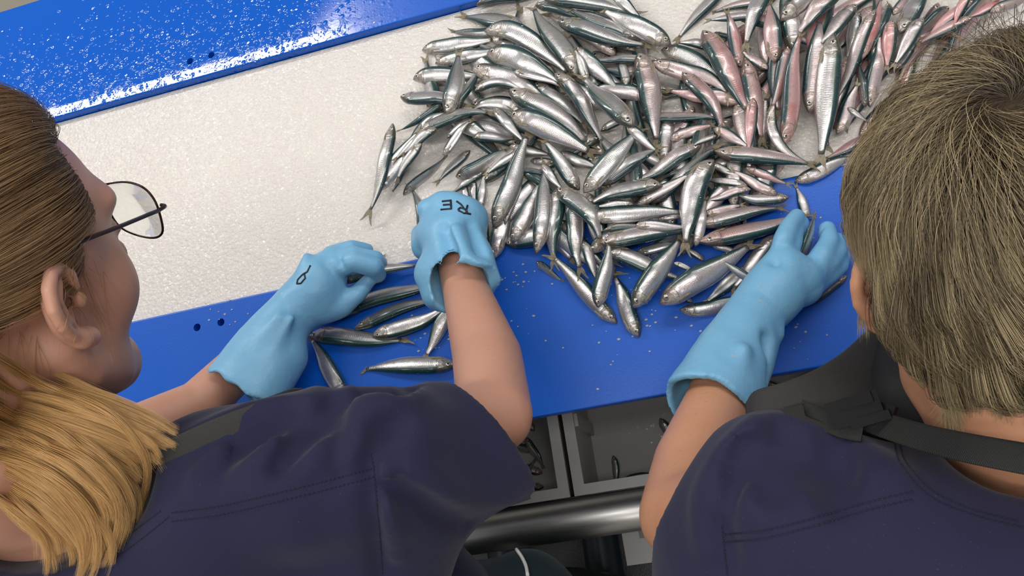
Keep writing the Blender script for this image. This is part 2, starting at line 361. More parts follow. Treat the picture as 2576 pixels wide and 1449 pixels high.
def build_fish(H, T, bend, side, wd, pink=0.0, roll=12, lum=1.0, tailfin=True, base=None, hs_fixed=None, pect=True, bend2=0.0, name='sprat'):
    """H, T: pixel of the snout and of the tail root; bend in pixels (bows to the left of head->tail); side +1: the dark back on that left;
       wd: visible depth of the body in pixels; returns the fish object"""
    H = np.array(H, float); T = np.array(T, float); hz = [.012, .012]
    dpx = T-H; Lpx = np.linalg.norm(dpx)
    for it in range(3):
        A = P(H[0], H[1], hz[0]); B = P(T[0], T[1], hz[1])
        L = np.linalg.norm(B-A); k = L/Lpx
        d = (B-A); d[2] = 0; d /= np.linalg.norm(d)
        left = np.array([-d[1], d[0], 0])
        arc = L*(1+ 2.67*(bend/Lpx)**2)
        W = wd*k; hsc = W/(.212)/math.cos(math.radians(min(abs(roll), 50))*.6)   # section scale
        hsc = min(hsc, arc*1.25)
        ws = wid*hsc*1.0
        c = A[None, :]*(1-S_[:, None]) + B[None, :]*S_[:, None]
        c[:, :2] += (left[:2]*k)[None, :]*(bend*4*S_*(1-S_) + (bend2+Lpx*.018*math.sin(H[0]*1.7+T[1]*2.3))*np.sin(2*math.pi*S_))[:, None]
        if hs_fixed is not None: z = np.interp(S_, [0, .5, 1], hs_fixed)
        else:
            top = np.full(NS, -9.0)
            for q in (-.5, -.25, 0, .25, .5):
                pts = c[:, :2] + left[:2]*(q*W*np.interp(S_, [0, .3, .6, 1], [.3, .9, .8, .25]))[:, None]
                top = np.maximum(top, HM.h[HM.idx(pts)] - (abs(q)*2)**2*.35*hsc*.06)
            top = np.maximum(top, -.05)
            dS = np.abs(S_[:, None]-S_[None, :])*arc
            z = np.max(top[None, :] + ws[None, :]*.85 - .22*dS, axis=1)
            z = np.maximum(z, top + ws*.85)
            for _ in range(3): z[1:-1] = np.maximum(z[1:-1]*.5+(z[2:]+z[:-2])*.25, (top+ws*.8)[1:-1])
        hz = [z[0], z[-1]]
    c[:, 2] = ZB + z
    Tn = np.gradient(c, axis=0); Tn /= np.linalg.norm(Tn, axis=1)[:, None]
    up = np.array([0, 0, 1.0]); V = []; UV = []
    ra = math.radians(roll)*(side if side else 1)
    D3 = []; U3 = []
    for i in range(NS):
        t = Tn[i]; u = up - t*up.dot(t); u /= np.linalg.norm(u); n = np.cross(u, t)   # left
        dv = n*(side if side else 1)                 # dorsal direction
        dv = rotate_about(dv, t, -ra if False else 0)
        # roll: bring the dorsal edge upwards
        a = math.radians(roll); D = dv*math.cos(a) + u*math.sin(a); U = u*math.cos(a) - dv*math.sin(a)
        D3.append(D); U3.append(U)
        g = 1.0
        if .12 < S_[i] <= .20: g = 1.07
        for kk in range(NR):
            th = 2*math.pi*kk/NR; sn, cs = math.sin(th), math.cos(th)
            y = (dors[i] if sn > 0 else vent[i])*sn*hsc
            x = wid[i]*hsc*g*np.sign(cs)*abs(cs)**(.8 if sn > 0 else .95)
            V.append(c[i] + D*y + U*x); UV.append((S_[i], (sn+1)/2))
    F = [[i*NR+k_, (i+1)*NR+k_, (i+1)*NR+(k_+1) % NR, i*NR+(k_+1) % NR] for i in range(NS-1) for k_ in range(NR)]
    F += [list(range(NR)), [(NS-1)*NR+k_ for k_ in range(NR)][::-1]]
    if (side if side else 1) < 0: F = [f[::-1] for f in F]
    loc = c[NS//2].copy(); loc[2] -= wid[NS//2]*hsc
    o = mesh_obj(name, V, F, SKIN_F, uv=UV, loc=loc)
    o.color = (pink, lum, rng.random(), 1)
    # forked tail fin
    if tailfin:
        t, D, U = Tn[-1], D3[-1], U3[-1]; fl = .15*arc; e = c[-1]; b = .024*hsc; tw = .0006
        sag = -.25 if c[-1][2] > ZB+.012 else 0
        t = t+np.array([0, 0, -.18])*(1 if c[-1][2] > ZB+.016 else 0)
        prof = [(-.06, b), (.25, b+.022*arc), (.62, .052*arc), (1.0, .080*arc), (.90, .056*arc), (.66, .030*arc), (.45, .010*arc), (.36, 0.0), (-.06, 0.0)]
        out = [(x*fl, y) for x, y in prof] + [(x*fl, -y) for x, y in prof]
        m = len(out); wob = rng.normal(0, .0025); tip = lambda x: U*(tw*(1-.6*x/fl))
        Vf = [e+t*x+D*y+U*(wob*x/fl)+tip(x) for x, y in out]+[e+t*x+D*y+U*(wob*x/fl)-tip(x) for x, y in out]
        half = [[8, 0, 1, 7], [7, 1, 2, 6], [6, 2, 3, 4, 5]]; Ff = []
        for o_ in (0, 9):
            for f_ in half: Ff += [[k_+o_ for k_ in f_], [k_+o_+m for k_ in f_[::-1]]]
            lp = [0, 1, 2, 3, 4, 5, 6, 7]; Ff += [[p_+o_, q_+o_, q_+o_+m, p_+o_+m] for p_, q_ in zip(lp[:-1], lp[1:])]
        uvf = [(x/fl, y/(.16*arc)+.5) for x, y in out]*2
        mesh_obj('tail_fin', Vf, Ff, FIN, parent=o, smooth=False, loc=loc, uv=uvf).location = (0, 0, 0)
    # eye on the side that faces up
    i = 4; s_ = S_[i]; y = .010; D, U, t = D3[i], U3[i], Tn[i]
    r = .0275*hsc
    pos = c[i] + D*(.014*hsc) + U*(wid[i]*hsc*.90) + t*(.006*hsc)
    eo = bpy.data.objects.new('eye', eye_mesh()); COL.objects.link(eo); eo.parent = o
    Mx = Matrix(((t[0]*r, D[0]*r, U[0]*r, pos[0]-loc[0]), (t[1]*r, D[1]*r, U[1]*r, pos[1]-loc[1]), (t[2]*r, D[2]*r, U[2]*r, pos[2]-loc[2]), (0, 0, 0, 1)))
    eo.matrix_local = Mx
    # pectoral fin behind the gill
    if pect:
        i = 8; D, U, t = D3[i], U3[i], Tn[i]; p0 = c[7]-D*(.060*hsc)+U*(wid[7]*hsc*.80)
        out = [(0, .006), (.05, .010), (.11, .004), (.135, -.012), (.10, -.018), (.04, -.012), (0, -.006)]
        Vp = [p0+t*x*hsc+D*y*hsc*.9+U*(.0012+.10*x*hsc*.4) for x, y in out]; m = len(Vp); Vp += [v-U*.0006 for v in Vp]
        Fp = [list(range(m)), [m+j for j in range(m)][::-1]]+[[j, m+j, m+(j+1) % m, (j+1) % m] for j in range(m)]
        mesh_obj('pectoral_fin', Vp, Fp, FIN, parent=o, smooth=False, loc=loc, uv=[(x/.135, y*20+.5) for x, y in out]*2).location = (0, 0, 0)
    # what now lies there
    if hs_fixed is None:
        for i in np.linspace(0, NS-1, 70):
            i0 = int(i); f = i-i0; i1 = min(i0+1, NS-1); cc = c[i0]*(1-f)+c[i1]*f
            hd = (dors[i0]+vent[i0])*.5*hsc*math.cos(math.radians(roll)*.6); w_ = wid[i0]*hsc
            qs = np.linspace(-1, 1, 17); lf = np.cross(up, Tn[i0]); lf /= np.linalg.norm(lf)
            for e in (-.001, .001):
                pts = cc[None, :2] + lf[None, :2]*(qs*hd)[:, None] + Tn[i0][None, :2]*e
                ix = HM.idx(pts); np.maximum.at(HM.h, ix, cc[2]-ZB + w_*np.sqrt(np.clip(1-qs**2, 0, 1))*SINK - (1-SINK)*w_*.5)
    fish_list.append(dict(o=o, H=H, T=T, pink=pink, W=wd, L=Lpx, side=side, z=float(z.mean()), Hw=c[0].copy(), Tw=c[-1].copy(), bend=bend, roll=roll))
    return o
# fish as seen in the photograph: (hx, hy, tx, ty, bend, side, width, layer, pink, roll) in the pixels of an enlarged crop
FISH = []
def crop(ou, ov, sc, rows):
    for r in rows:
        hx, hy, tx, ty, bend, side, w, layer, pink, roll = r
        FISH.append((layer, (ou+hx/sc, ov+hy/sc), (ou+tx/sc, ov+ty/sc), bend/sc, side, w/sc, pink, roll))
crop(880, 0, 3.958, [
 (1255,50,1900,-60,0,-1,120,4,0,35),(1745,280,1160,170,0,1,190,4,0,15),(1470,300,1040,320,40,-1,110,1,0,45),(720,500,1420,390,-12,1,150,4,0,5),
 (1340,310,2170,720,100,1,190,5,0,5),(2260,760,1840,100,0,1,150,6,0,0),(850,630,1500,500,0,1,130,1,0,10),(630,790,1300,760,15,1,160,2,0,20),
 (960,1135,1080,560,-30,1,175,5,0,20),(870,1160,760,620,0,-1,150,1,0,20),(505,965,1150,1050,0,-1,150,2,0,22),(1060,1110,1280,700,0,-1,130,3,0,25),
 (1215,690,1930,1010,70,1,190,4,.1,5),(1370,550,2120,860,40,1,215,5,0,18),(1640,720,2080,840,0,1,90,6,0,-20),(1240,915,1700,900,70,-1,100,4,0,5),
 (1600,930,2350,1420,35,-1,220,5,.1,16),(1740,1150,1200,1080,-110,-1,150,4,0,5),(1840,830,2330,1230,0,-1,150,3,0,18),(2030,730,2510,1400,50,-1,150,6,.1,16),
 (1440,1080,1720,1390,0,1,100,6,0,-20),(1590,1160,2380,1510,30,1,220,5,.05,18),(690,1340,1380,1130,60,-1,160,4,0,22),(600,1500,1010,1130,60,1,200,2,.05,5),
 (960,1010,520,1290,30,1,120,1,0,50),(1850,60,2350,190,20,-1,170,3,0,25)])
crop(1400, 0, 3.958, [
 (-120,0,760,130,0,-1,160,4,0,10),(480,-120,850,200,0,1,100,5,0,5),(815,410,150,110,0,1,170,5,0,25),(1140,450,480,110,0,-1,190,6,0,12),
 (10,220,880,450,-60,-1,190,5,0,16),(815,530,1000,1390,20,-1,215,6,.3,14),(1050,610,340,600,0,1,110,4,0,22),(950,680,1690,930,90,1,170,5,.35,5),
 (1040,500,1620,770,50,1,160,4,0,20),(1455,330,1900,1090,0,-1,200,6,.75,18),(690,860,640,560,0,1,150,3,0,0),(180,480,590,870,0,1,160,5,0,15),
 (310,820,180,500,0,1,90,6,0,-20),(770,1290,270,780,0,1,200,6,0,18),(1840,1020,1130,900,0,-1,150,3,.6,12),(835,1180,1620,1180,0,-1,130,4,.35,28),
 (1250,720,1640,1260,40,-1,150,5,.6,18),(1960,975,1915,1500,0,1,110,6,.8,-15),(1880,600,2040,1370,0,-1,170,5,.7,16),(1830,720,1700,240,0,1,120,4,.7,18),
 (2180,620,2120,40,0,-1,220,5,.6,12),(2130,-250,1890,430,0,1,160,6,.1,14),(1700,-200,1220,370,20,1,140,4,.1,18),(2200,-20,1570,120,0,1,110,3,.4,5),
 (2000,160,1530,200,0,1,100,3,.1,5),(1600,480,1220,420,0,1,180,4,.1,0),(1560,330,1900,450,0,-1,100,2,0,50),(2100,700,1850,510,0,1,100,4,.4,-10),
 (480,1090,150,800,0,-1,190,3,0,10)])
crop(1800, 0, 3.3196, [
 (780,945,870,190,0,1,170,6,.25,0),(560,1230,700,300,0,1,150,5,.85,20),(620,380,475,890,0,-1,120,4,.6,22),(490,870,780,1370,-130,1,90,6,.1,0),
 (985,285,880,1290,0,1,200,7,0,14),(540,180,1000,-250,0,1,150,5,.1,18),(1050,-100,700,270,0,1,150,6,.4,0),(1180,30,880,360,0,1,110,6,.2,0),
 (1200,100,1100,480,0,1,90,4,0,15),(1340,80,1010,820,0,1,110,6,.3,12),(1220,500,1380,0,0,1,90,5,.9,5),(1450,30,1300,420,0,1,110,4,.1,50),
 (1470,170,1430,560,0,1,120,5,.95,5),(1540,290,1780,-150,0,-1,140,6,.1,20),(1700,220,1480,580,0,1,110,6,.15,0),(1490,590,1700,330,0,-1,110,4,.3,10),
 (1290,900,1370,300,0,1,120,4,.4,8),(1250,900,1200,550,0,-1,60,5,0,50),(1010,1130,1180,720,0,1,150,5,.35,0),(1350,1130,930,1320,0,1,150,4,.7,20),
 (2150,0,1790,290,0,1,110,4,.9,5),(2100,-60,2000,200,0,1,160,5,.9,5),(2150,150,1700,370,0,1,110,4,.7,10),(2420,20,2130,140,0,1,100,4,1,5),
 (2290,110,2620,-30,0,1,110,4,.4,5),(1950,60,1620,350,0,-1,140,3,.3,45),(1480,130,1620,-60,0,1,110,4,.5,5),(1100,900,1260,1010,0,1,70,5,.1,0),
 (660,430,560,-80,0,1,130,4,.1,5)])
crop(880, 300, 3.958, [
 (430,40,205,900,60,1,130,5,0,0),(285,750,760,250,0,1,190,4,0,0),(715,235,475,580,-15,1,100,6,0,-15),(560,450,430,710,0,1,110,2,0,5),
 (465,690,900,330,-10,1,95,5,.05,55),(820,190,470,400,0,1,90,4,0,0),(970,230,635,450,0,1,115,5,0,0),(740,290,1000,120,0,1,90,3,0,10),
 (965,405,1210,55,0,1,100,6,0,-10),(990,220,1230,20,0,-1,110,4,0,10),(1055,575,1560,310,-15,1,140,5,0,50),(1200,310,890,610,0,1,90,4,0,0),
 (1225,190,1640,190,0,-1,165,4,0,5),(1430,1075,1790,230,0,1,185,7,0,20),(1545,1050,1720,560,0,1,80,6,.05,-15),(1615,1230,1900,630,0,1,200,5,.05,12),
 (1420,1395,1600,700,0,1,170,4,.05,5),(1850,1340,1950,470,-30,1,150,6,0,12),(2060,690,2030,1400,0,1,180,5,0,20),(2200,760,2290,1480,0,-1,160,5,.05,16),
 (2060,690,2490,1190,60,-1,175,7,.05,18),(2310,765,1990,320,0,1,190,5,0,14),(2100,330,2450,480,0,1,130,4,0,5),(1910,450,2110,690,0,1,90,6,0,-10),
 (1590,270,1980,350,0,1,95,4,.05,0),(1330,520,1030,725,0,1,100,4,0,8),(1700,320,1370,540,0,1,130,5,0,8),(1225,600,1255,860,0,1,95,3,0,0),
 (1150,650,1190,900,0,1,90,3,0,0),(1290,900,1340,560,0,1,130,3,0,10),(1290,860,1395,1420,0,1,130,3,0,50),(700,1180,620,700,-50,1,90,1,0,30),
 (1780,380,2060,420,0,1,100,3,0,0),(1700,500,2000,560,0,-1,120,3,0,40)])
crop(1400, 300, 3.958, [
 (270,735,810,140,-10,1,200,5,0,5),(440,660,1000,290,0,-1,190,4,.05,16),(1445,265,800,610,0,1,175,5,.2,18),(1055,665,350,830,-45,1,195,6,.05,20),
 (1570,405,1285,1230,-70,1,245,8,.08,10),(1380,1265,1480,800,0,1,115,7,.1,0),(315,960,1250,915,-15,1,175,6,0,0),(1570,325,2500,440,-15,-1,195,7,.35,18),
 (1420,480,1050,590,0,1,110,4,.05,50),(940,840,1570,290,-20,-1,135,5,.1,28),(800,860,1330,540,0,1,120,5,.2,0),(770,850,400,870,0,1,85,4,0,0),
 (430,1235,1330,1110,10,-1,190,6,.2,18),(460,1115,1000,1050,0,-1,90,5,.05,40),(785,1060,1290,1070,0,1,110,6,.15,0),(1010,1000,1350,950,0,1,60,5,.1,5),
 (1420,1230,2410,960,-30,-1,190,7,.55,20),(1400,1060,2200,880,0,-1,160,5,.3,18),(2315,775,1790,735,55,1,130,6,.1,12),(2200,750,1770,520,0,-1,110,6,.45,10),
 (1935,700,1490,810,0,1,95,6,.25,-10),(1470,940,1830,860,0,1,120,4,.35,0),(1550,450,1790,560,0,1,140,4,.05,0),(1900,670,1480,600,0,1,80,5,.1,-15),
 (2370,620,2960,380,0,1,150,5,.1,10),(1880,480,2290,640,0,1,90,5,.7,25),(2500,1000,2390,680,0,1,95,3,.05,0),(270,1220,400,1600,0,-1,130,5,0,12),
 (1130,220,1540,60,20,1,115,5,.45,0),(1590,165,1370,260,0,1,90,5,.1,0),(1560,90,1900,270,10,1,160,4,.35,10),(700,70,990,310,0,1,110,5,0,10),
 (440,120,760,-60,0,-1,150,3,0,10),(1250,1080,1700,980,0,1,130,3,.2,5)])
crop(1500, 560, 3.433, [
 (180,868,-360,310,0,-1,150,6,0,16),(370,988,160,470,0,-1,150,5,0,14),(15,735,110,190,0,1,170,7,0,18),(320,738,720,150,0,1,185,6,0,18),
 (548,708,1310,210,-10,1,215,7,.2,16),(80,250,720,480,0,-1,155,5,0,16),(718,752,1350,640,-30,1,135,5,0,16),(832,692,640,560,0,1,85,4,0,0),
 (1380,400,960,678,-25,1,130,5,0,5),(1370,520,1110,345,0,-1,105,8,.05,30),(1562,105,1190,560,0,1,125,6,.1,0),(350,250,720,190,0,1,90,4,0,-10),
 (930,330,760,210,0,1,110,4,.3,0),(670,350,850,420,0,-1,60,6,0,-15),(2170,462,1780,730,0,1,100,3,.6,14),(2160,325,1850,480,0,1,55,3,.1,-10),
 (1330,170,1100,330,0,1,110,5,.6,0),(1000,200,1250,260,0,1,80,3,.1,10),(-520,340,-300,500,0,1,110,5,0,40)])
crop(700, 560, 3.677, [
 (560,885,1500,560,45,-1,160,1,0,28),(705,988,1500,720,50,-1,140,2,0,34),(868,1050,1540,785,-35,-1,155,3,0,0),(285,1050,1140,1085,-8,-1,165,1,0,26),
 (640,1640,315,1085,0,-1,150,1,0,0),(1660,1312,815,1355,-5,1,165,1,0,20),(1650,760,1375,1225,-30,-1,150,1,0,10),(600,420,950,325,0,1,100,1,0,5),
 (-9999,0,0,0,0,0,0,0,0,0)])
FISH = [f for f in FISH if f[1][0] > 0]
PILE = [(1085,110),(1190,20),(1350,-30),(1600,-30),(1700,110),(1760,80),(1820,-60),(2600,-60),(2500,130),(2200,330),(2150,380),(1960,460),(1900,500),(1960,560),(1880,610),(1830,680),(1700,700),(1560,740),(1500,700),(1390,630),(1290,610),(1230,640),(1230,520),(1170,470),(1210,400),(1130,380),(1060,330),(1020,330),(990,470),(960,440),(1020,300)]
def inpoly(p, poly):
    c = False; j = len(poly)-1
    for i in range(len(poly)):
        (xi, yi), (xj, yj) = poly[i], poly[j]
        if (yi > p[1]) != (yj > p[1]) and p[0] < (xj-xi)*(p[1]-yi)/(yj-yi)+xi: c = not c
        j = i
    return c
HOLE = [(1975,330),(1985,230),(2040,200),(2060,330),(2060,400),(2000,390)]
HOLE2 = [(1090,340),(1180,390),(1140,490),(1050,480)]
HOLE3 = [(1570,-40),(1810,-40),(1790,60),(1740,100),(1680,90),(1600,40)]
fr = random.Random(11); n = 0; tries = 0; under = []
while n < 95 and tries < 60000:
    tries += 1
    x = fr.uniform(1000, 2560); y = fr.uniform(-40, 700); a = fr.uniform(0, 2*math.pi)
    if x > 1950: a = math.pi*.62+fr.gauss(0, .35)+(math.pi if fr.random() < .5 else 0)
    elif x < 1500 and y < 330: a = fr.choice([.55, .55+math.pi])+fr.gauss(0, .5)
    Lp = fr.uniform(170, 225); dx, dy = math.cos(a)*Lp, math.sin(a)*Lp
    pts = [(x+dx*q, y+dy*q) for q in (-.1, .25, .5, .75, 1.12)]
    if not all(inpoly(p, PILE) for p in pts): continue
    if any(inpoly(p, h) for p in pts for h in (HOLE, HOLE2, HOLE3)): continue
    if any((u[0]-x)**2+(u[1]-y)**2 < 42**2 for u in under): continue
    under.append((x, y)); n += 1
    pk = min(1, max(0, (x-1500+(300-y)*.6)/600))*fr.uniform(.3, 1)*.9
    build_fish((x, y), (x+dx, y+dy), fr.gauss(0, 8), fr.choice([-1, 1]), fr.uniform(33, 46), pk, fr.choice([0, 10, 20, 45]), lum=fr.uniform(.85, 1.0), pect=False)
n_under = len(fish_list)
for (layer, H, T, bend, side, w, pink, roll) in sorted(FISH, key=lambda f: f[0]):
    build_fish(H, T, bend, side, w, pink, roll, lum=fr.uniform(.92, 1.0), pect=(layer >= 4 or layer <= 1))
print('fish', len(fish_list), 'under', n_under, 'max height', HM.h.max())

# held in the workers' hands
build_fish((850, 712), (1046, 668), 6, -1, 34, 0, 20, hs_fixed=[.040, .038, .022])
build_fish((2003, 668), (2048, 548), -4, 1, 32, 0, 50, hs_fixed=[.045, .050, .062])
# in the crates below
for a in (((1660, 1052), (1720, 1135), 0, 1, 30, 0, 10, -.445), ((1541, 1146), (1551, 1222), 4, 1, 19, 0, 15, -.430), ((1500, 1222), (1400, 1236), 0, 1, 18, .1, 10, -.443), ((1570, 1206), (1650, 1196), 3, 1, 20, 0, 0, -.443),
          ((1345, 1085), (1300, 1030), 0, 1, 26, 0, 5, -.440), ((1350, 1130), (1268, 1120), 0, -1, 26, .1, 30, -.436), ((1365, 1190), (1290, 1160), 4, 1, 26, .6, 10, -.436), ((1368, 1225), (1290, 1215), 4, 1, 26, .1, 30, -.443), ((1300, 1235), (1345, 1160), 4, 1, 24, .1, 45, -.425), ((1325, 1100), (1365, 1170), 0, 1, 24, .2, 30, -.425),
          ((1918, 1020), (1926, 960), 0, 1, 22, 0, 0, -.440), ((1945, 1000), (2010, 970), 0, 1, 24, .2, 10, -.436), ((1990, 985), (2052, 950), 0, 1, 22, .1, 0, -.425), ((1930, 960), (1990, 990), 0, 1, 22, .1, 40, -.445)):
    build_fish(a[0], a[1], a[2], a[3], a[4], a[5], a[6], hs_fixed=[a[7], a[7]+.001, a[7]+.001]); fish_list[-1]['crate'] = True
# scattered fish scales and crumbs, too many and small to count
V = []; F = []; sr = random.Random(4)
def flake(p, r):
    n = len(V); m = 6; a0 = sr.random()*3
    for z in (.0001, .0006):
        for k in range(m): V.append((p[0]+r*(1+.3*math.sin(k*2.1+a0))*math.cos(2*math.pi*k/m), p[1]+r*.8*math.sin(2*math.pi*k/m), p[2]+z))
    F.extend([[n+k for k in range(m)][::-1], [n+m+k for k in range(m)]]+[[n+k, n+(k+1) % m, n+m+(k+1) % m, n+m+k] for k in range(m)])
for (cu, cv, su, sv, k) in ((1290, 700, 30, 22, 14), (1310, 790, 40, 50, 10), (1060, 870, 60, 30, 12), (1760, 830, 140, 40, 20), (1620, 800, 60, 40, 12), (560, 790, 30, 20, 12), (2050, 880, 90, 50, 12), (1450, 950, 160, 60, 10), (1050, 800, 60, 40, 10), (1990, 560, 40, 50, 14), (1560, 700, 40, 20, 8), (880, 60, 180, 60, 10)):
    for _ in range(k):
        p = P(sr.gauss(cu, su), sr.gauss(cv, sv), .013)
        if p[1] > -.17 and not (.066 < p[1] < .438): flake(p, sr.uniform(.0006, .0019))
tag(mesh_obj('fish_scales', V, F, plain('loose_scale', (.42, .40, .42), .3, .3), smooth=False), 'loose silvery fish scales sprinkled over the blue plates', 'fish scales', kind='stuff')
V = []; F = []
for _ in range(60):
    p = P(sr.uniform(1500, 1690), sr.uniform(1010, 1120), -.4515); flake(p, sr.uniform(.0008, .0028))
tag(mesh_obj('fish_scales', V, F, plain('wet_scale', (.75, .75, .72), .2, .2), smooth=False), 'white wet fish scales on the floor of the grey crate', 'fish scales', kind='stuff')

def label_fish():
    """one line for each fish that says which it is: colour, way it points, where it lies, what is next to it"""
    def zone(u, v, f):
        if f.get('crate'): return 'in the left grey crate' if u < 1420 else 'in the grey crate behind the right forearm' if u > 1850 else 'in the grey crate'
        if u < 1150 and v > 640: return 'on blue between the left worker\'s gloves'
        if u > 1990 and v > 600: return 'on the blue beside the right glove'
        if v > 640: return 'at the heap\'s front edge'
        if u > 2050: return 'in the heap by the short hair'
        if u < 1120 and v > 300: return 'at the left tip of the heap'
        if u < 1300 and v > 400: return 'beside the raised fist glove'
        if v < 110 and u < 1720: return 'at the heap\'s far rim'
        if v < 330 and u < 1330: return 'at the far left of the heap'
        if v < 330 and u < 1640: return 'in the upper middle heap'
        if v < 330: return 'in the reddened upper right'
        if u > 1850: return 'by the heap\'s blue gap'
        if v > 520: return 'in the lower rows of the heap'
        return 'in the middle of the heap'
    def heading(H, T):
        d = (np.array(H)-np.array(T)); a = math.degrees(math.atan2(-d[1], d[0])) % 360
        return ['right', 'upper right', 'up', 'upper left', 'left', 'lower left', 'down', 'lower right'][int((a+22.5)//45) % 8]
    groups = {}
    for f in fish_list:
        c = (f['H']+f['T'])/2
        col = 'red' if f['pink'] > .8 else 'rosy' if f['pink'] > .5 else 'pinkish' if f['pink'] > .22 else 'dark-backed' if f['roll'] >= 28 else 'pale silver' if f['roll'] <= 0 else 'green-backed silver' if f['roll'] >= 16 else 'silver'
        size = 'large ' if f['L'] > 225 else 'small ' if f['L'] < 125 else ''
        bent = ' bowed' if abs(f['bend'])/f['L'] > .08 else ''
        key = (zone(c[0], c[1], f), heading(f['H'], f['T']), (size+col+bent))
        groups.setdefault(key, []).append(f)
    words = ['leftmost', 'second from left', 'third from left', 'fourth from left', 'fifth from left', 'sixth from left', 'seventh from left', 'eighth from left', 'ninth from left', 'tenth from left']
    for (z, hd, col), fs in groups.items():
        fs.sort(key=lambda f: f['H'][0]+f['T'][0])
        hdw = {'up': 'head up', 'down': 'head down'}.get(hd, 'head '+hd)
        for i, f in enumerate(fs):
            lab = '%s sprat, %s, %s' % (col, hdw, z)
            if len(fs) > 1: lab = '%s sprat, %s, %s' % (col, hdw, z) + (', rightmost' if i == len(fs)-1 else ', '+words[min(i, 9)])
            lab = lab.replace('green-backed silver', 'green-backed') if len(lab.replace(',', ' ').split()) > 15 else lab
            if len(lab.replace(',', ' ').replace('-', ' ').split()) > 15: lab = lab.replace(' in the heap ', ' ').replace('between the left worker\'s gloves', 'between the two gloves').replace('dark-backed', 'dark')
            if len(lab.replace(',', ' ').replace('-', ' ').split()) > 15: lab = lab.replace(' of the heap', '').replace(' silver', '')
            tag(f['o'], lab, 'fish', 'sprats heaped on the sorting table' if f['H'][0] > 1150 or f['H'][1] < 640 else 'sprats lying apart on the blue plate')
label_fish()
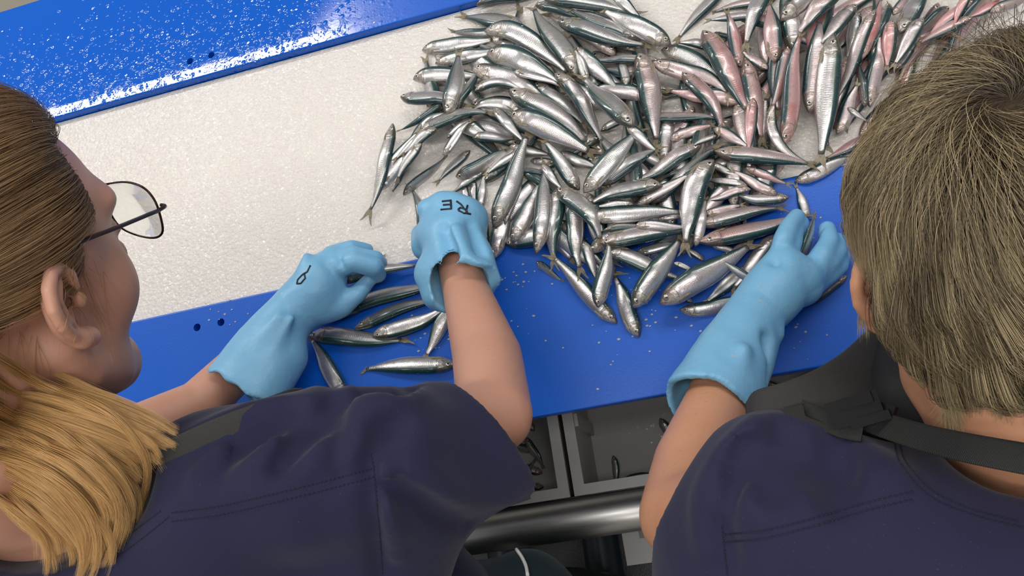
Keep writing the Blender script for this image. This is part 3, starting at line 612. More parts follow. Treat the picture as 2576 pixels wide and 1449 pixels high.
# ------------------------------------------------------------------ smooth bodies: signed distance fields turned into meshes
class Field:
    def __init__(s, lo, hi, h, fine=()):
        s.ax = []
        for a in range(3):
            c = [lo[a]]
            while c[-1] < hi[a]:
                hh = h
                for (fl, fh, f) in fine:
                    if fl[a]-f <= c[-1] <= fh[a]: hh = min(hh, f)
                c.append(c[-1]+hh)
            s.ax.append(np.array(c))
        s.D = np.full([len(a) for a in s.ax], .05, np.float32)
    def blk(s, lo, hi):
        sl = tuple(slice(max(0, np.searchsorted(s.ax[a], lo[a])-1), np.searchsorted(s.ax[a], hi[a])+1) for a in range(3))
        X, Y, Z = [s.ax[a][sl[a]].astype(np.float32) for a in range(3)]
        return sl, (X[:, None, None], Y[None, :, None], Z[None, None, :])
    def comb(s, lo, hi, fn, k, mode):
        m = .022+k; sl, p = s.blk(np.asarray(lo)-m, np.asarray(hi)+m)
        if min(s.D[sl].shape) == 0: return
        d = fn(*p)
        if mode == 'sub': a = s.D[sl]; b = -d; kk = max(k, 1e-5); h = np.maximum(kk-np.abs(a-b), 0)/kk; s.D[sl] = np.maximum(a, b)+h*h*kk*.25
        elif mode == 'int': a = s.D[sl]; b = d; kk = max(k, 1e-5); h = np.maximum(kk-np.abs(a-b), 0)/kk; s.D[sl] = np.maximum(a, b)+h*h*kk*.25
        elif mode == 'carve': s.D[sl] += d
        else: a = s.D[sl]; kk = max(k, 1e-5); h = np.maximum(kk-np.abs(a-d), 0)/kk; s.D[sl] = np.minimum(a, d)-h*h*kk*.25
    def chain(s, pts, rad, k=.01, mode='add'):
        pts = np.asarray(pts, float); rad = np.broadcast_to(np.asarray(rad, float), (len(pts),))
        lo = (pts-rad[:, None]).min(0); hi = (pts+rad[:, None]).max(0)
        def fn(X, Y, Z):
            out = None
            for a, b, ra, rb in zip(pts[:-1], pts[1:], rad[:-1], rad[1:]):
                d = b-a; L2 = d.dot(d)+1e-12
                t = np.clip(((X-a[0])*d[0]+(Y-a[1])*d[1]+(Z-a[2])*d[2])/L2, 0, 1)
                q = np.sqrt((X-a[0]-t*d[0])**2+(Y-a[1]-t*d[1])**2+(Z-a[2]-t*d[2])**2)-(ra+(rb-ra)*t)
                out = q if out is None else np.minimum(out, q)
            return out
        s.comb(lo, hi, fn, k, mode)
    def ball(s, c, r, k=.01, mode='add'): s.chain([c, np.asarray(c)+1e-5], r, k, mode)
    def ell(s, c, r, ax=None, k=.01, mode='add'):
        c = np.asarray(c, float); r = np.asarray(r, float); A = np.eye(3) if ax is None else np.array([np.asarray(a)/np.linalg.norm(a) for a in ax])
        R_ = max(r)
        def fn(X, Y, Z):
            q = [((X-c[0])*A[i][0]+(Y-c[1])*A[i][1]+(Z-c[2])*A[i][2]) for i in range(3)]
            k0 = np.sqrt(sum((q[i]/r[i])**2 for i in range(3)))+1e-9; k1 = np.sqrt(sum((q[i]/r[i]**2)**2 for i in range(3)))+1e-9
            return k0*(k0-1)/k1
        s.comb(c-R_, c+R_, fn, k, mode)
    def slab(s, c, n, mode='sub', k=.002, R_=.3, wob=None):
        """cut away the side of the plane (c, n) that n points to, within R_ of c"""
        c = np.asarray(c, float); n = np.asarray(n, float); n /= np.linalg.norm(n)
        def fn(X, Y, Z):
            d = -((X-c[0])*n[0]+(Y-c[1])*n[1]+(Z-c[2])*n[2])
            if wob is not None: d = d+wob(X, Y, Z)
            far = np.sqrt((X-c[0])**2+(Y-c[1])**2+(Z-c[2])**2)-R_
            return np.maximum(d, far)
        s.comb(c-R_, c+R_, fn, k, mode)
    def wobble(s, amp, freq, seed=0):
        X, Y, Z = s.ax[0][:, None, None], s.ax[1][None, :, None], s.ax[2][None, None, :]; r = np.random.default_rng(seed)
        n = 0
        for i in range(5):
            w = r.normal(size=3); w /= np.linalg.norm(w); w *= freq*(1+.6*i); n = n+np.sin(X*w[0]+Y*w[1]+Z*w[2]+r.random()*6)/(1+.5*i)
        s.D += (amp*n).astype(np.float32)
    def mesh(s, smooth=1):
        D = s.D; nx, ny, nz = D.shape; ins = D < 0
        cs = ins[:-1, :-1, :-1].astype(np.int8)
        cnt = sum(ins[i:nx-1+i, j:ny-1+j, k:nz-1+k].astype(np.int8) for i in (0, 1) for j in (0, 1) for k in (0, 1))
        act = (cnt > 0) & (cnt < 8); I, J, K = np.nonzero(act)
        idx = np.full(act.shape, -1, int); idx[I, J, K] = np.arange(len(I))
        acc = np.zeros((len(I), 3)); num = np.zeros(len(I)); axs = s.ax
        for a in range(3):
            o1, o2 = [x for x in range(3) if x != a]
            for p in (0, 1):
                for q in (0, 1):
                    c0 = [I, J, K]; c0 = [x.copy() for x in c0]; c0[o1] = c0[o1]+p; c0[o2] = c0[o2]+q
                    c1 = [x.copy() for x in c0]; c1[a] = c1[a]+1
                    d0 = D[tuple(c0)]; d1 = D[tuple(c1)]; m = (d0 < 0) != (d1 < 0); t = np.where(m, d0/np.where(m, d0-d1, 1), 0)
                    for b in range(3):
                        v0 = axs[b][c0[b]]; v1 = axs[b][c1[b]]; acc[:, b] += np.where(m, v0+(v1-v0)*t, 0)
                    num += m
        V = acc/num[:, None]; Fs = []
        for a in range(3):
            o1, o2 = (a+1) % 3, (a+2) % 3
            sl0 = [slice(None)]*3; sl1 = [slice(None)]*3; sl0[a] = slice(0, -1); sl1[a] = slice(1, None)
            A = ins[tuple(sl0)]; B = ins[tuple(sl1)]; ch = A != B
            for o in (o1, o2):
                z = [slice(None)]*3; z[o] = 0; ch[tuple(z)] = False; z[o] = -1; ch[tuple(z)] = False
            C = np.nonzero(ch); inn = A[C]
            def cell(d1, d2):
                c = [x.copy() for x in C]; c[o1] = c[o1]-d1; c[o2] = c[o2]-d2; return idx[tuple(c)]
            q = np.stack([cell(1, 1), cell(0, 1), cell(0, 0), cell(1, 0)], 1); q[~inn] = q[~inn][:, ::-1]; Fs.append(q)
        F = np.concatenate(Fs); F = F[(F >= 0).all(1)]
        for _ in range(smooth):
            e = np.concatenate([F[:, [i, (i+1) % 4]] for i in range(4)]); s_ = np.zeros_like(V); n_ = np.zeros(len(V))
            for b in range(3): s_[:, b] = np.bincount(e[:, 0], V[e[:, 1], b], len(V))+np.bincount(e[:, 1], V[e[:, 0], b], len(V))
            n_ = np.bincount(e[:, 0], minlength=len(V))+np.bincount(e[:, 1], minlength=len(V))
            V = V*.45+.55*s_/np.maximum(n_, 1)[:, None]
        return V, F
from mathutils.bvhtree import BVHTree
def bvh_of(V, F): return BVHTree.FromPolygons([tuple(v) for v in V.tolist()], [tuple(f) for f in F.tolist()])
def hit(bv, u, v, lift=0.0):
    d = P(u, v, 0)-Ccam; d /= np.linalg.norm(d)
    loc, nor, i, dist = bv.ray_cast(Vector(Ccam.tolist()), Vector(d.tolist()))
    if loc is None: return None
    n = np.array(nor); n = n if n.dot(d) < 0 else -n
    return np.array(loc)+n*lift
def on(bv, pts, lift, n=40):
    """curve drawn on a surface through pixel points"""
    q = spline(pts, n); out = [hit(bv, a, b, lift) for a, b in q]; return np.array([o for o in out if o is not None])
def Pd(u, v, z):
    """point seen at (u, v) at depth z from the lens"""
    r = Rcam @ np.array([(u-CX)/FPX, -(v-CY)/FPX, -1.0]); return Ccam+r*z

# ------------------------------------------------------------------ cloth, skin, rubber, hair
def mat_skin(name, a, b, spots=.0):
    t = NT(name); g = t.n('ShaderNodeNewGeometry').outputs[0]
    col = t.mix(t.noise(g, 22, 3), a, b)
    col = t.mix(t.math('MULTIPLY', t.step(t.noise(g, 260, 3, .6), .62, .74), spots), col, (.36, .14, .09))
    t.bs(Base_Color=col, Roughness=.42, Subsurface_Weight=.18, Subsurface_Radius=(.012, .005, .003), Subsurface_Scale=.6, Specular_IOR_Level=.4, Normal=t.bump(t.math('ADD', t.noise(g, 900, 2), t.noise(g, 2600, 1)), .22, .0005))
    return t.m
def mat_cloth(name, a, b, rough=.85):
    t = NT(name); g = t.n('ShaderNodeNewGeometry').outputs[0]
    w = t.n('ShaderNodeTexWave', ins={'Vector': g, 'Scale': 420.0, 'Distortion': 3.0, 'Detail': 1.0}).outputs[1]
    col = t.mix(t.noise(g, 14, 4), a, b); col = t.mix(t.math('MULTIPLY', t.step(t.noise(g, 700, 2, .7), .70, .76), .25), col, (.22, .22, .30))
    t.bs(Base_Color=col, Roughness=rough, Sheen_Weight=.10, Sheen_Roughness=.5, Specular_IOR_Level=.2, Normal=t.bump(t.math('ADD', t.math('MULTIPLY', w, .4), t.noise(g, 1100, 2)), .35, .0006))
    return t.m
def mat_glove():
    t = NT('light_blue_rubber'); g = t.n('ShaderNodeNewGeometry').outputs[0]
    col = t.mix(t.noise(g, 18, 3), (.175, .43, .67), (.225, .50, .73))
    col = t.mix(t.math('MULTIPLY', t.step(t.noise(g, 95, 2, .6), .70, .74), .5), col, (.42, .47, .48))
    t.bs(Base_Color=col, Roughness=.42, Specular_IOR_Level=.45, Normal=t.bump(t.math('ADD', t.noise(g, 45, 3), t.math('MULTIPLY', t.noise(g, 700, 2), .12)), .35, .004))
    return t.m
SKIN_A = mat_skin('fair_skin', (.54, .27, .185), (.60, .32, .225), .15)
SKIN_B = mat_skin('tanned_skin', (.58, .27, .15), (.64, .33, .20), .4)
NAVY = mat_cloth('navy_jersey', (.015, .0155, .044), (.022, .022, .057))
TEAL = mat_cloth('dark_teal_trousers', (.004, .014, .022), (.007, .020, .030), .7)
APRON = plain('black_apron_cloth', (.004, .004, .006), .7)
WEB = None
def mat_web(name, c):
    t = NT(name); g = t.n('ShaderNodeNewGeometry').outputs[0]
    w = t.n('ShaderNodeTexWave', ins={'Vector': g, 'Scale': 520.0, 'Distortion': .6}).outputs[1]
    t.bs(Base_Color=t.mix(w, tuple(x*.55 for x in c), c), Roughness=.7, Normal=t.bump(w, .5, .0008)); return t.m
WEB = mat_web('grey_webbing', (.050, .047, .045)); WEBK = mat_web('black_webbing', (.020, .020, .019))
GLOVE = mat_glove(); CUFFW = plain('pale_glove_lining', (.55, .57, .58), .6)
INK = plain('black_marker_ink', (.012, .012, .02), .5)
STITCH = plain('navy_stitching', (.010, .010, .026), .9)
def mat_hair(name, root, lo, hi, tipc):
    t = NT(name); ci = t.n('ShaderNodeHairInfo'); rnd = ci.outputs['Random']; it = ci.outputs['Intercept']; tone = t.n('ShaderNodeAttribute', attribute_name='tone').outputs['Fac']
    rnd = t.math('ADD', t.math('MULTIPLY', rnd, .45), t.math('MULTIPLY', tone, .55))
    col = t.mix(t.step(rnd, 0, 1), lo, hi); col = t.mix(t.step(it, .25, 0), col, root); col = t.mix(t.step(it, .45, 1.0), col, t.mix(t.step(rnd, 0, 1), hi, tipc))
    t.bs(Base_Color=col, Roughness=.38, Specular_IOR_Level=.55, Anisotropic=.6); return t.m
def hair_obj(name, strands, rad, mat, parent, tone=None):
    """strands: list of (n,3) arrays in world space"""
    hc = bpy.data.hair_curves.new(name); hc.add_curves([len(s_) for s_ in strands])
    pos = np.concatenate(strands).astype(np.float32); hc.attributes['position'].data.foreach_set('vector', pos.ravel())
    r = np.concatenate([rad*np.interp(np.linspace(0, 1, len(s_)), [0, .5, 1], [1, .85, .15]) for s_ in strands]).astype(np.float32)
    at = hc.attributes.get('radius') or hc.attributes.new('radius', 'FLOAT', 'POINT'); at.data.foreach_set('value', r)
    ta = hc.attributes.new('tone', 'FLOAT', 'POINT'); tn = tone if tone is not None else [.5]*len(strands)
    ta.data.foreach_set('value', np.concatenate([np.full(len(s_), x) for s_, x in zip(strands, tn)]).astype(np.float32))
    hc.materials.append(mat); o = bpy.data.objects.new(name, hc); COL.objects.link(o); o.parent = parent; o.matrix_parent_inverse = Matrix.Translation(-Vector(parent.location)); return o
scene.cycles_curves.shape = 'RIBBONS' if hasattr(scene, 'cycles_curves') else 'RIBBONS'
def child(name, V, F, mat, root, **kw):
    o = mesh_obj(name, V, F, mat, parent=root, **kw); o.matrix_parent_inverse = Matrix.Translation(-Vector(root.location)); return o
def ribbon(name, pts, w, th, mat, root, n=10, up=(0, 0, 1)):
    V, F = tube_np(pts, 1, n=12, flat=(w, th), up=up); return child(name, V, F, mat, root)
def stroke(name, pts, r, mat, root, n=6):
    V, F = tube_np(pts, r, n=n); return child(name, V, F, mat, root)
def stitches(name, pts, mat, root, seg=.0026, gap=.0013, r=.00055):
    """dashes of thread along a line on the cloth, one mesh"""
    pts = np.asarray(pts); d = np.r_[0, np.cumsum(np.linalg.norm(np.diff(pts, axis=0), axis=1))]; V = []; F = []; x = 0
    while x+seg < d[-1]:
        q = np.array([[np.interp(t, d, pts[:, b]) for b in range(3)] for t in (x, x+seg)])
        v, f = tube_np(q, r, n=5); F += [[k+len(V) for k in ff] for ff in f]; V += v; x += seg+gap
    if V: return child(name, V, F, mat, root)
# ------------------------------------------------------------------ people
def unit(v): v = np.asarray(v, float); return v/np.linalg.norm(v)
Xc, Yc = Rcam[:, 0], Rcam[:, 1]          # unit vectors
def rot3(v, ax, a): return v*math.cos(a)+np.cross(ax, v)*math.sin(a)+ax*ax.dot(v)*(1-math.cos(a))
def head_frame(c, slope, back, above=0.0, view='side'):
    """F forward, U up, E to the right ear, from how the head presents itself to the lens at c"""
    V = unit(Ccam-c); a = math.radians(slope)
    R1 = math.cos(a)*Xc+math.sin(a)*Yc; R1 = unit(R1-V*R1.dot(V)); U1 = np.cross(V, R1)
    if view == 'side':
        b = math.radians(back); F = R1*math.cos(b)-V*math.sin(b); E = R1*math.sin(b)+V*math.cos(b)
        g = math.radians(above); return rot3(F, R1, g), rot3(U1, R1, g), rot3(E, R1, g)
    b = math.radians(back); F = -V*math.cos(b)+U1*math.sin(b); U = U1*math.cos(b)+V*math.sin(b); return F, U, R1
class Loc:
    def __init__(s, o, F, U, E, k=1.0): s.o, s.F, s.U, s.E, s.k = np.asarray(o), F, U, E, k
    def __call__(s, f, u, e): return s.o+(s.F*f+s.U*u+s.E*e)*s.k
    def ax(s): return (s.F, s.U, s.E)
def add_head(fd, L, ears=(1, -1)):
    k = L.k; A = L.ax(); r3 = lambda a, b, c: (a*k, b*k, c*k)
    fd.ell(L(-.003, .048, 0), r3(.097, .083, .077), A, .01)
    fd.ell(L(.030, .030, 0), r3(.068, .070, .066), A, .02)           # forehead
    fd.ell(L(.040, -.030, 0), r3(.052, .072, .058), A, .03)          # face
    for e in (1, -1):
        fd.chain([L(-.004, -.035, .055*e), L(.008, -.062, .053*e), L(.045, -.088, .034*e), L(.073, -.103, .008*e)], np.array([.014, .015, .016, .018])*k, .03)
        fd.ell(L(.062, -.022, .036*e), r3(.026, .030, .026), A, .02)   # cheek
        fd.ell(L(.076, .040, .030*e), r3(.017, .012, .030), A, .015)  # brow
        fd.ball(L(.092, .016, .031*e), .012*k, .006, 'sub'); fd.ell(L(.082, .014, .031*e), r3(.013, .012, .015), A, .004)
        fd.chain([L(.090, .010, .044*e), L(.096, .007, .031*e), L(.092, .009, .019*e)], .0022*k, .003)
        if e in ears:                                                # ear
            t = .42; es = .84
            def out(f, u, d=0.0):
                f, u = es*(f*.97-u*.22), es*(u*.97+f*.22); return L(f, u, e*(.075+d+max(0, -f)*math.tan(t)))
            rim = [(.007, .004), (.010, .020), (.004, .032), (-.008, .036), (-.020, .031), (-.027, .018), (-.028, .002), (-.022, -.014), (-.013, -.026)]
            fd.ell(out(-.010, .004, -.004), r3(.019*es, .032*es, .0065), (unit(A[0]+0*A[2]-e*A[2]*math.tan(t)*-1*-1), A[1], np.cross(unit(A[0]-e*A[2]*math.tan(t)), A[1])), .006)
            fd.chain([out(f, u, .004) for f, u in rim], np.array([.003, .004, .0042, .0045, .0045, .0045, .0042, .004, .005])*k, .004)
            fd.chain([out(-.013, -.026, .003), out(-.004, -.033, .002)], np.array([.0065, .0075])*k, .006)
            fd.chain([out(-.004, .024, .003), out(-.016, .016, .003), out(-.017, -.002, .003), out(-.009, -.015, .003)], .0030*k, .004)
            fd.ell(out(-.003, -.002, .002), r3(.009, .014, .007), A, .005, 'sub')
            fd.chain([out(.001, -.002, -.012), out(-.001, -.001, .004)], .0042*k, .003, 'sub')
            fd.ell(out(.008, -.005, .001), r3(.004, .006, .004), A, .004)
    fd.chain([L(.095, .018, 0), L(.112, -.010, 0), L(.119, -.024, 0)], np.array([.007, .009, .011])*k, .012)
    for e in (1, -1): fd.ball(L(.104, -.028, .012*e), .008*k, .008)
    fd.ell(L(.092, -.052, 0), r3(.012, .006, .024), A, .006); fd.ell(L(.092, -.063, 0), r3(.011, .007, .021), A, .006)
    fd.chain([L(.104, -.0575, .018), L(.108, -.0575, 0), L(.104, -.0575, -.018)], .0012*k, .003, 'sub')
    fd.ball(L(.078, -.100, 0), .018*k, .02)

SCALP = plain('brown_scalp', (.085, .055, .032), .7)
def scalp_faces(V, F_, L):
    q = (V[F_].mean(1)-L.o)/L.k; f, u, e = q@L.F, q@L.U, q@L.E
    m = (u > .0) & (u < .15) & (abs(e) < .085) & (f > -.12) & (f < .1)
    m &= ~((f > .052) & (u < .088)) & ~((f > .018) & (u < .040)) & ~((abs(e) > .070) & (u < .045) & (abs(f) < .045)) & ~((f > -.02) & (u < .012))
    return m.astype(int)
# ================= left worker
HL = P(165, 760, .525); VL = unit(Ccam-HL)
F, U, E = head_frame(HL, 17, 40, 22)
LHD = Loc(HL-E*.080, F, U, E, 1.11)
HLc = LHD(-.003, .048, 0)
neckL = [LHD(-.030, -.030, 0), LHD(-.045, -.085, 0), P(90, 1240, .385)]
# arms: left
armLL = [P(-160, 1300, .36), P(180, 1170, .20), P(500, 1020, .105), P(610, 915, .075), P(760, 755, .062)]
armLLr = [.044, .040, .0315, .029, .025]
armLR = [P(930, 1190, .36), P(1245, 1045, .25), P(1226, 900, .175), P(1175, 740, .115), P(1140, 600, .085)]
armLRr = [.040, .0365, .0375, .0285, .026]
hipL = np.array([-.165, -.47, .88])
ROOTL = empty('person', (hipL[0], hipL[1], 0)); tag(ROOTL, 'person with long fair hair and navy shirt, bending over the table', 'person')
eL = LHD(0, 0, .076)
fd = Field((-.62, -.62, .55), (.16, .16, 1.60), .0062, [((eL-.045).tolist(), (eL+.045).tolist(), .0022), ((HLc-.135).tolist(), (HLc+.135).tolist(), .0042)])
add_head(fd, LHD)
fd.chain(neckL, [.052, .050, .062], .025)
fd.chain(armLL, armLLr, .01); fd.chain(armLR, armLRr, .012)
fd.chain([armLL[0], P(95, 1300, .36), armLR[0]], [.042, .055, .040], .03)
trunkL = [P(95, 1330, .33), np.array([-.27, -.33, 1.12]), hipL+[0, 0, .06]]
fd.chain(trunkL, [.085, .125, .120], .04)
V, F_ = fd.mesh(1); child('body', V, F_, None, ROOTL, mats=[SKIN_A, SCALP], fmat=scalp_faces(V, F_, LHD)); bodyL = bvh_of(V, F_)

# shirt
fd = Field((-.62, -.62, .72), (.16, .10, 1.42), .0048)
sl0, sl1 = P(930, 1190, .39), P(1225, 1075, .27)
fd.chain([P(560, 1232, .40), P(760, 1190, .40), P(960, 1160, .385)], [mpx(190, P(560, 1232, .40)), mpx(205, P(760, 1190, .40)), mpx(172, P(960, 1160, .385))], .02)
fd.chain([P(950, 1180, .37), P(1110, 1140, .32), P(1280, 1090, .26)], [mpx(190, P(950, 1190, .37)), mpx(178, P(1120, 1165, .32)), mpx(172, P(1290, 1110, .26))], .03)
fd.chain([P(980, 1250, .33), P(1085, 1200, .29)], [mpx(200, P(1000, 1250, .33)), mpx(150, P(1085, 1200, .29))], .03)
fd.chain([P(95, 1345, .385), P(560, 1260, .385)], [.062, .068], .03)
fd.chain([P(95, 1400, .345), P(520, 1400, .33), P(900, 1400, .30)], [.11, .105, .085], .04)
fd.chain([P(-160, 1300, .37), P(95, 1360, .36)], [.062, .085], .03)
fd.chain([P(300, 1500, .24), np.array([-.235, -.36, 1.05]), hipL+[0, 0, .12]], [.145, .160, .160], .04)
# folds running from the armpit over the shoulder blade
def fold(px_, h, r, mode, k=.012):
    pts = [P(u, v, hh) for (u, v), hh in zip(px_, np.linspace(h[0], h[1], len(px_)))]; fd.chain(pts, r, k, mode)
fd.wobble(.0009, 42, 3)
VS, FS = fd.mesh(0); bv0 = bvh_of(VS, FS)
def sfold(pxs, r, mode='add', k=.010, sink=0.0):
    r = r*1.65; k = k*1.5
    p = on(bv0, pxs, -r*.35+sink, 14)
    if len(p) > 2: fd.chain(p, np.interp(np.linspace(0, 1, len(p)), [0, .3, 1], [r*.5, r, r*.3]), k, mode)
sfold([(878, 985), (850, 1030), (770, 1150), (640, 1240)], .0075); sfold([(905, 1000), (880, 1100), (862, 1180)], .006, 'sub', .012)
sfold([(800, 985), (700, 1090), (600, 1210), (560, 1260)], .008); sfold([(840, 1010), (760, 1100), (700, 1180)], .006, 'sub', .012)
sfold([(960, 1000), (905, 1060), (880, 1160)], .006); sfold([(1000, 1010), (985, 1080), (960, 1150)], .005, 'sub', .012)
sfold([(700, 1010), (560, 1060), (450, 1110)], .006); sfold([(720, 1035), (600, 1110), (500, 1180)], .007, 'sub', .014)
sfold([(930, 1010), (1010, 1010), (1090, 960)], .006); sfold([(940, 975), (985, 985), (1040, 975)], .005, 'sub', .01)
sfold([(945, 1180), (956, 1320), (965, 1460)], .0045, 'sub', .012); sfold([(975, 1180), (985, 1300), (1000, 1400)], .004)
sfold([(1040, 1180), (1150, 1240), (1290, 1260)], .005); sfold([(1000, 1230), (1100, 1300), (1200, 1330)], .005, 'sub', .012)
sfold([(520, 1260), (500, 1200), (560, 1130)], .005)
# sleeve opening and neck opening
nS = unit((P(1300, 1030, .24)-P(1040, 1170, .36)))
hemc = (P(1080, 945, .33)+P(1298, 1190, .24))/2
hv = unit(P(1298, 1190, .24)-P(1080, 945, .33)); Vh = unit(Ccam-hemc); nS = unit(np.cross(hv, Vh)); nS *= np.sign(nS.dot(Xc+Yc)); nS = unit(nS-.28*Vh)
fd.slab(hemc, nS, 'sub', .002, .21)
print('hem', hemc, nS)
fd.chain([hemc-nS*.05, hemc-nS*.01, hemc+nS*.05], [.047, .050, .055], .004, 'sub')
fd.chain([P(60, 1180, .50), P(72, 1195, .43), P(90, 1230, .37)], [.088, .070, .05], .006, 'sub')
V, F_ = fd.mesh(1); SH_L = child('shirt', V, F_, NAVY, ROOTL); bvL = bvh_of(V, F_)
def seam(pxs, bv, root, n=60, gap=0, w=.0011):
    p = on(bv, pxs, .0003, n)
    if len(p) > 3: stitches('seam', p, STITCH, root, r=w)
SROOT = SH_L
def child_of(o, root_empty, name, V, F, mat):
    c = mesh_obj(name, V, F, mat, parent=o); c.matrix_parent_inverse = Matrix.Translation(-Vector(root_empty.location)); return c
def seam2(owner, root, bv, pxs, n=70, r=.0005):
    p = on(bv, pxs, .0002, n)
    if len(p) < 4: return
    d = np.r_[0, np.cumsum(np.linalg.norm(np.diff(p, axis=0), axis=1))]; V = []; F = []; x = 0
    while x+.0020 < d[-1]:
        q = np.array([[np.interp(t, d, p[:, b]) for b in range(3)] for t in (x, x+.0020)]); v, f = tube_np(q, r, n=5); F += [[k+len(V) for k in ff] for ff in f]; V += v; x += .0031
    c = mesh_obj('seam', V, F, STITCH, parent=owner); return c
for off in (0, 22):
    seam2(SH_L, ROOTL, bvL, [(432, 1290+off), (560, 1272+off), (700, 1240+off), (840, 1205+off), (940, 1178+off)])
seam2(SH_L, ROOTL, bvL, [(425, 1300), (370, 1345), (290, 1405), (215, 1450)]); seam2(SH_L, ROOTL, bvL, [(405, 1285), (340, 1335), (270, 1385), (190, 1435)])
seam2(SH_L, ROOTL, bvL, [(940, 1180), (948, 1260), (957, 1360), (962, 1449)], r=.0006)
seam2(SH_L, ROOTL, bvL, [(932, 1140), (938, 1165), (941, 1180)])

# black apron bib and its webbing strap
p = on(bvL, [(330, 1215), (400, 1165), (480, 1120), (560, 1080), (640, 1045), (690, 1028)], .0015, 24)
p += unit(Ccam-p[12])*(-.012*np.clip(np.linspace(-1.2, 1, 24), 0, 1)**1.5)[:, None]
# (lies across the shoulder)
dirs = unit(P(500, 1150, .4)-P(470, 1075, .4))
ribbon('apron_strap', p, mpx(np.linspace(40, 26, 24), P(500, 1110, .43)), .0011, WEB, ROOTL, up=unit(Ccam-P(500, 1100, .43)))
fd = Field((-.45, -.45, .95), (.02, .05, 1.30), .005)
fd.chain([P(540, 1075, .30), P(640, 1045, .31), P(745, 1020, .32), P(820, 1010, .31)], [.010, .012, .017, .010], .012)
fd.chain([P(600, 1080, .22), P(800, 1060, .20)], [.020, .022], .03)
V, F_ = fd.mesh(1); child('apron_bib', V, F_, APRON, ROOTL)
# trousers / apron skirt, legs and boots down to the floor
def legs(name, hip, root, mat, yaw=0.0):
    fd = Field((hip[0]-.27, hip[1]-.30, -.01), (hip[0]+.27, hip[1]+.30, 1.08), .011)
    fd.ell(hip+[0, 0, .02], (.185, .135, .19), None, .03)
    for s in (1, -1):
        fd.chain([hip+[.085*s, 0, -.05], hip+[.10*s, .03, -.40], [hip[0]+.11*s, hip[1], .10]], [.098, .068, .052], .03)
    fd.wobble(.0016, 22, 5)
    V, F_ = fd.mesh(1); o = child(name, V, F_, mat, root)
    for s in (1, -1):
        f2 = Field((hip[0]+.11*s-.08, hip[1]-.14, -.005), (hip[0]+.11*s+.08, hip[1]+.24, .2), .008)
        f2.chain([[hip[0]+.11*s, hip[1], .16], [hip[0]+.11*s, hip[1]-.01, .05]], [.052, .050], .02)
        f2.chain([[hip[0]+.11*s, hip[1]-.03, .042], [hip[0]+.11*s, hip[1]+.16, .040]], [.042, .040], .02)
        f2.slab((hip[0]+.11*s, hip[1], .0), (0, 0, -1), 'sub', .002, .4)
        V, F_ = f2.mesh(1); child('boot', V, F_, BOOT, root)
    return o
BOOT = plain('dark_rubber_boot', (.02, .03, .04), .4)
TR_L = legs('trousers', hipL, ROOTL, TEAL)
fd = Field((-.30, -.62, .60), (.16, -.22, 1.12), .006)
fd.chain([hipL+[.02, .02, .12], hipL+[.09, .02, .03], hipL+[.145, .0, -.06]], [.14, .10, .085], .04)
fd.chain([hipL+[.06, .0, .15], P(1325, 1445, -.01)+[0, -.03, 0]], [.10, .055], .04)
fd.wobble(.0022, 30, 9)
V, F_ = fd.mesh(1); child('smock_hem', V, F_, TEAL, ROOTL); bvh_hem = bvh_of(V, F_)
q = on(bvh_hem, [(1300, 1386), (1312, 1405), (1322, 1428), (1326, 1452)], .002, 10)
if len(q) > 3: stroke('drawstring', q, .0022, plain('white_cord', (.7, .68, .64), .7), ROOTL)

# ---- gloves
def glove(name, root, build, res, lo, hi, label=None):
    fd = Field(lo, hi, res); build(fd); V, F_ = fd.mesh(1); o = child(name, V, F_, GLOVE, root)
    if label: o['label'] = label
    return o, bvh_of(V, F_)
def jag(c, axis, amp=.004, freq=160):
    def w(X, Y, Z): return amp*np.sin(X*freq+1)*np.cos(Y*freq*.8)+amp*.5*np.sin(Z*freq*1.3)
    return w
# left hand: palm down, fingers closing on a fish
def b_LL(fd):
    A = [P(600, 975, .098), P(665, 880, .078), P(742, 775, .068), P(800, 715, .066)]
    fd.chain(A, [.0440, .0405, .0320, .031], .012)
    fd.chain([P(650, 990, .098), P(715, 900, .075)], [.034, .030], .02)
    pal = [P(795, 735, .064), P(800, 690, .066), P(838, 660, .062), P(826, 738, .056)]
    fd.chain(pal, [.030, .026, .020, .020], .012)
    fg = lambda pts, hs, rs: fd.chain([P(u, v, h) for (u, v), h in zip(pts, hs)], rs, .0045)
    fg([(835, 640), (885, 622), (925, 628)], [.058, .056, .040], [.0115, .0100, .0088])
    fg([(835, 655), (890, 640), (945, 650), (958, 662)], [.066, .066, .052, .036], [.0125, .0110, .0100, .0088])
    fg([(838, 668), (890, 655), (942, 668), (955, 690)], [.072, .076, .062, .040], [.0125, .0115, .0105, .0090])
    fg([(842, 680), (888, 664), (938, 676), (950, 696)], [.068, .074, .060, .042], [.0120, .0108, .0100, .0088])
    fg([(812, 775), (862, 765), (902, 738), (926, 708)], [.054, .048, .044, .042], [.0170, .0135, .0118, .0102])
    fd.chain([P(780, 780, .060), P(835, 768, .050)], [.020, .016], .02)
    # creases
    for pts, h0, r in (([(735, 800), (700, 860), (665, 930)], .104, .0030), ([(700, 800), (660, 860), (620, 930)], .108, .0035), ([(770, 640), (760, 700)], .088, .002)):
        fd.chain([P(u, v, h0) for u, v in pts], r, .016, 'add')
    for (u, v) in ((852, 650), (855, 668), (862, 690)): fd.chain([P(u, v-8, .083), P(u+6, v+8, .083)], .0018, .006, 'sub')
    fd.wobble(.0005, 70, 4)
    c = P(585, 982, .098); n = unit(P(540, 1040, .10)-P(640, 905, .08)); fd.slab(c-n*.004, n, 'sub', .001, .12, jag(c, n))
    fd.chain([c+n*.03, c-n*.02, c-n*.07], [.0405, .0365, .026], .003, 'sub')
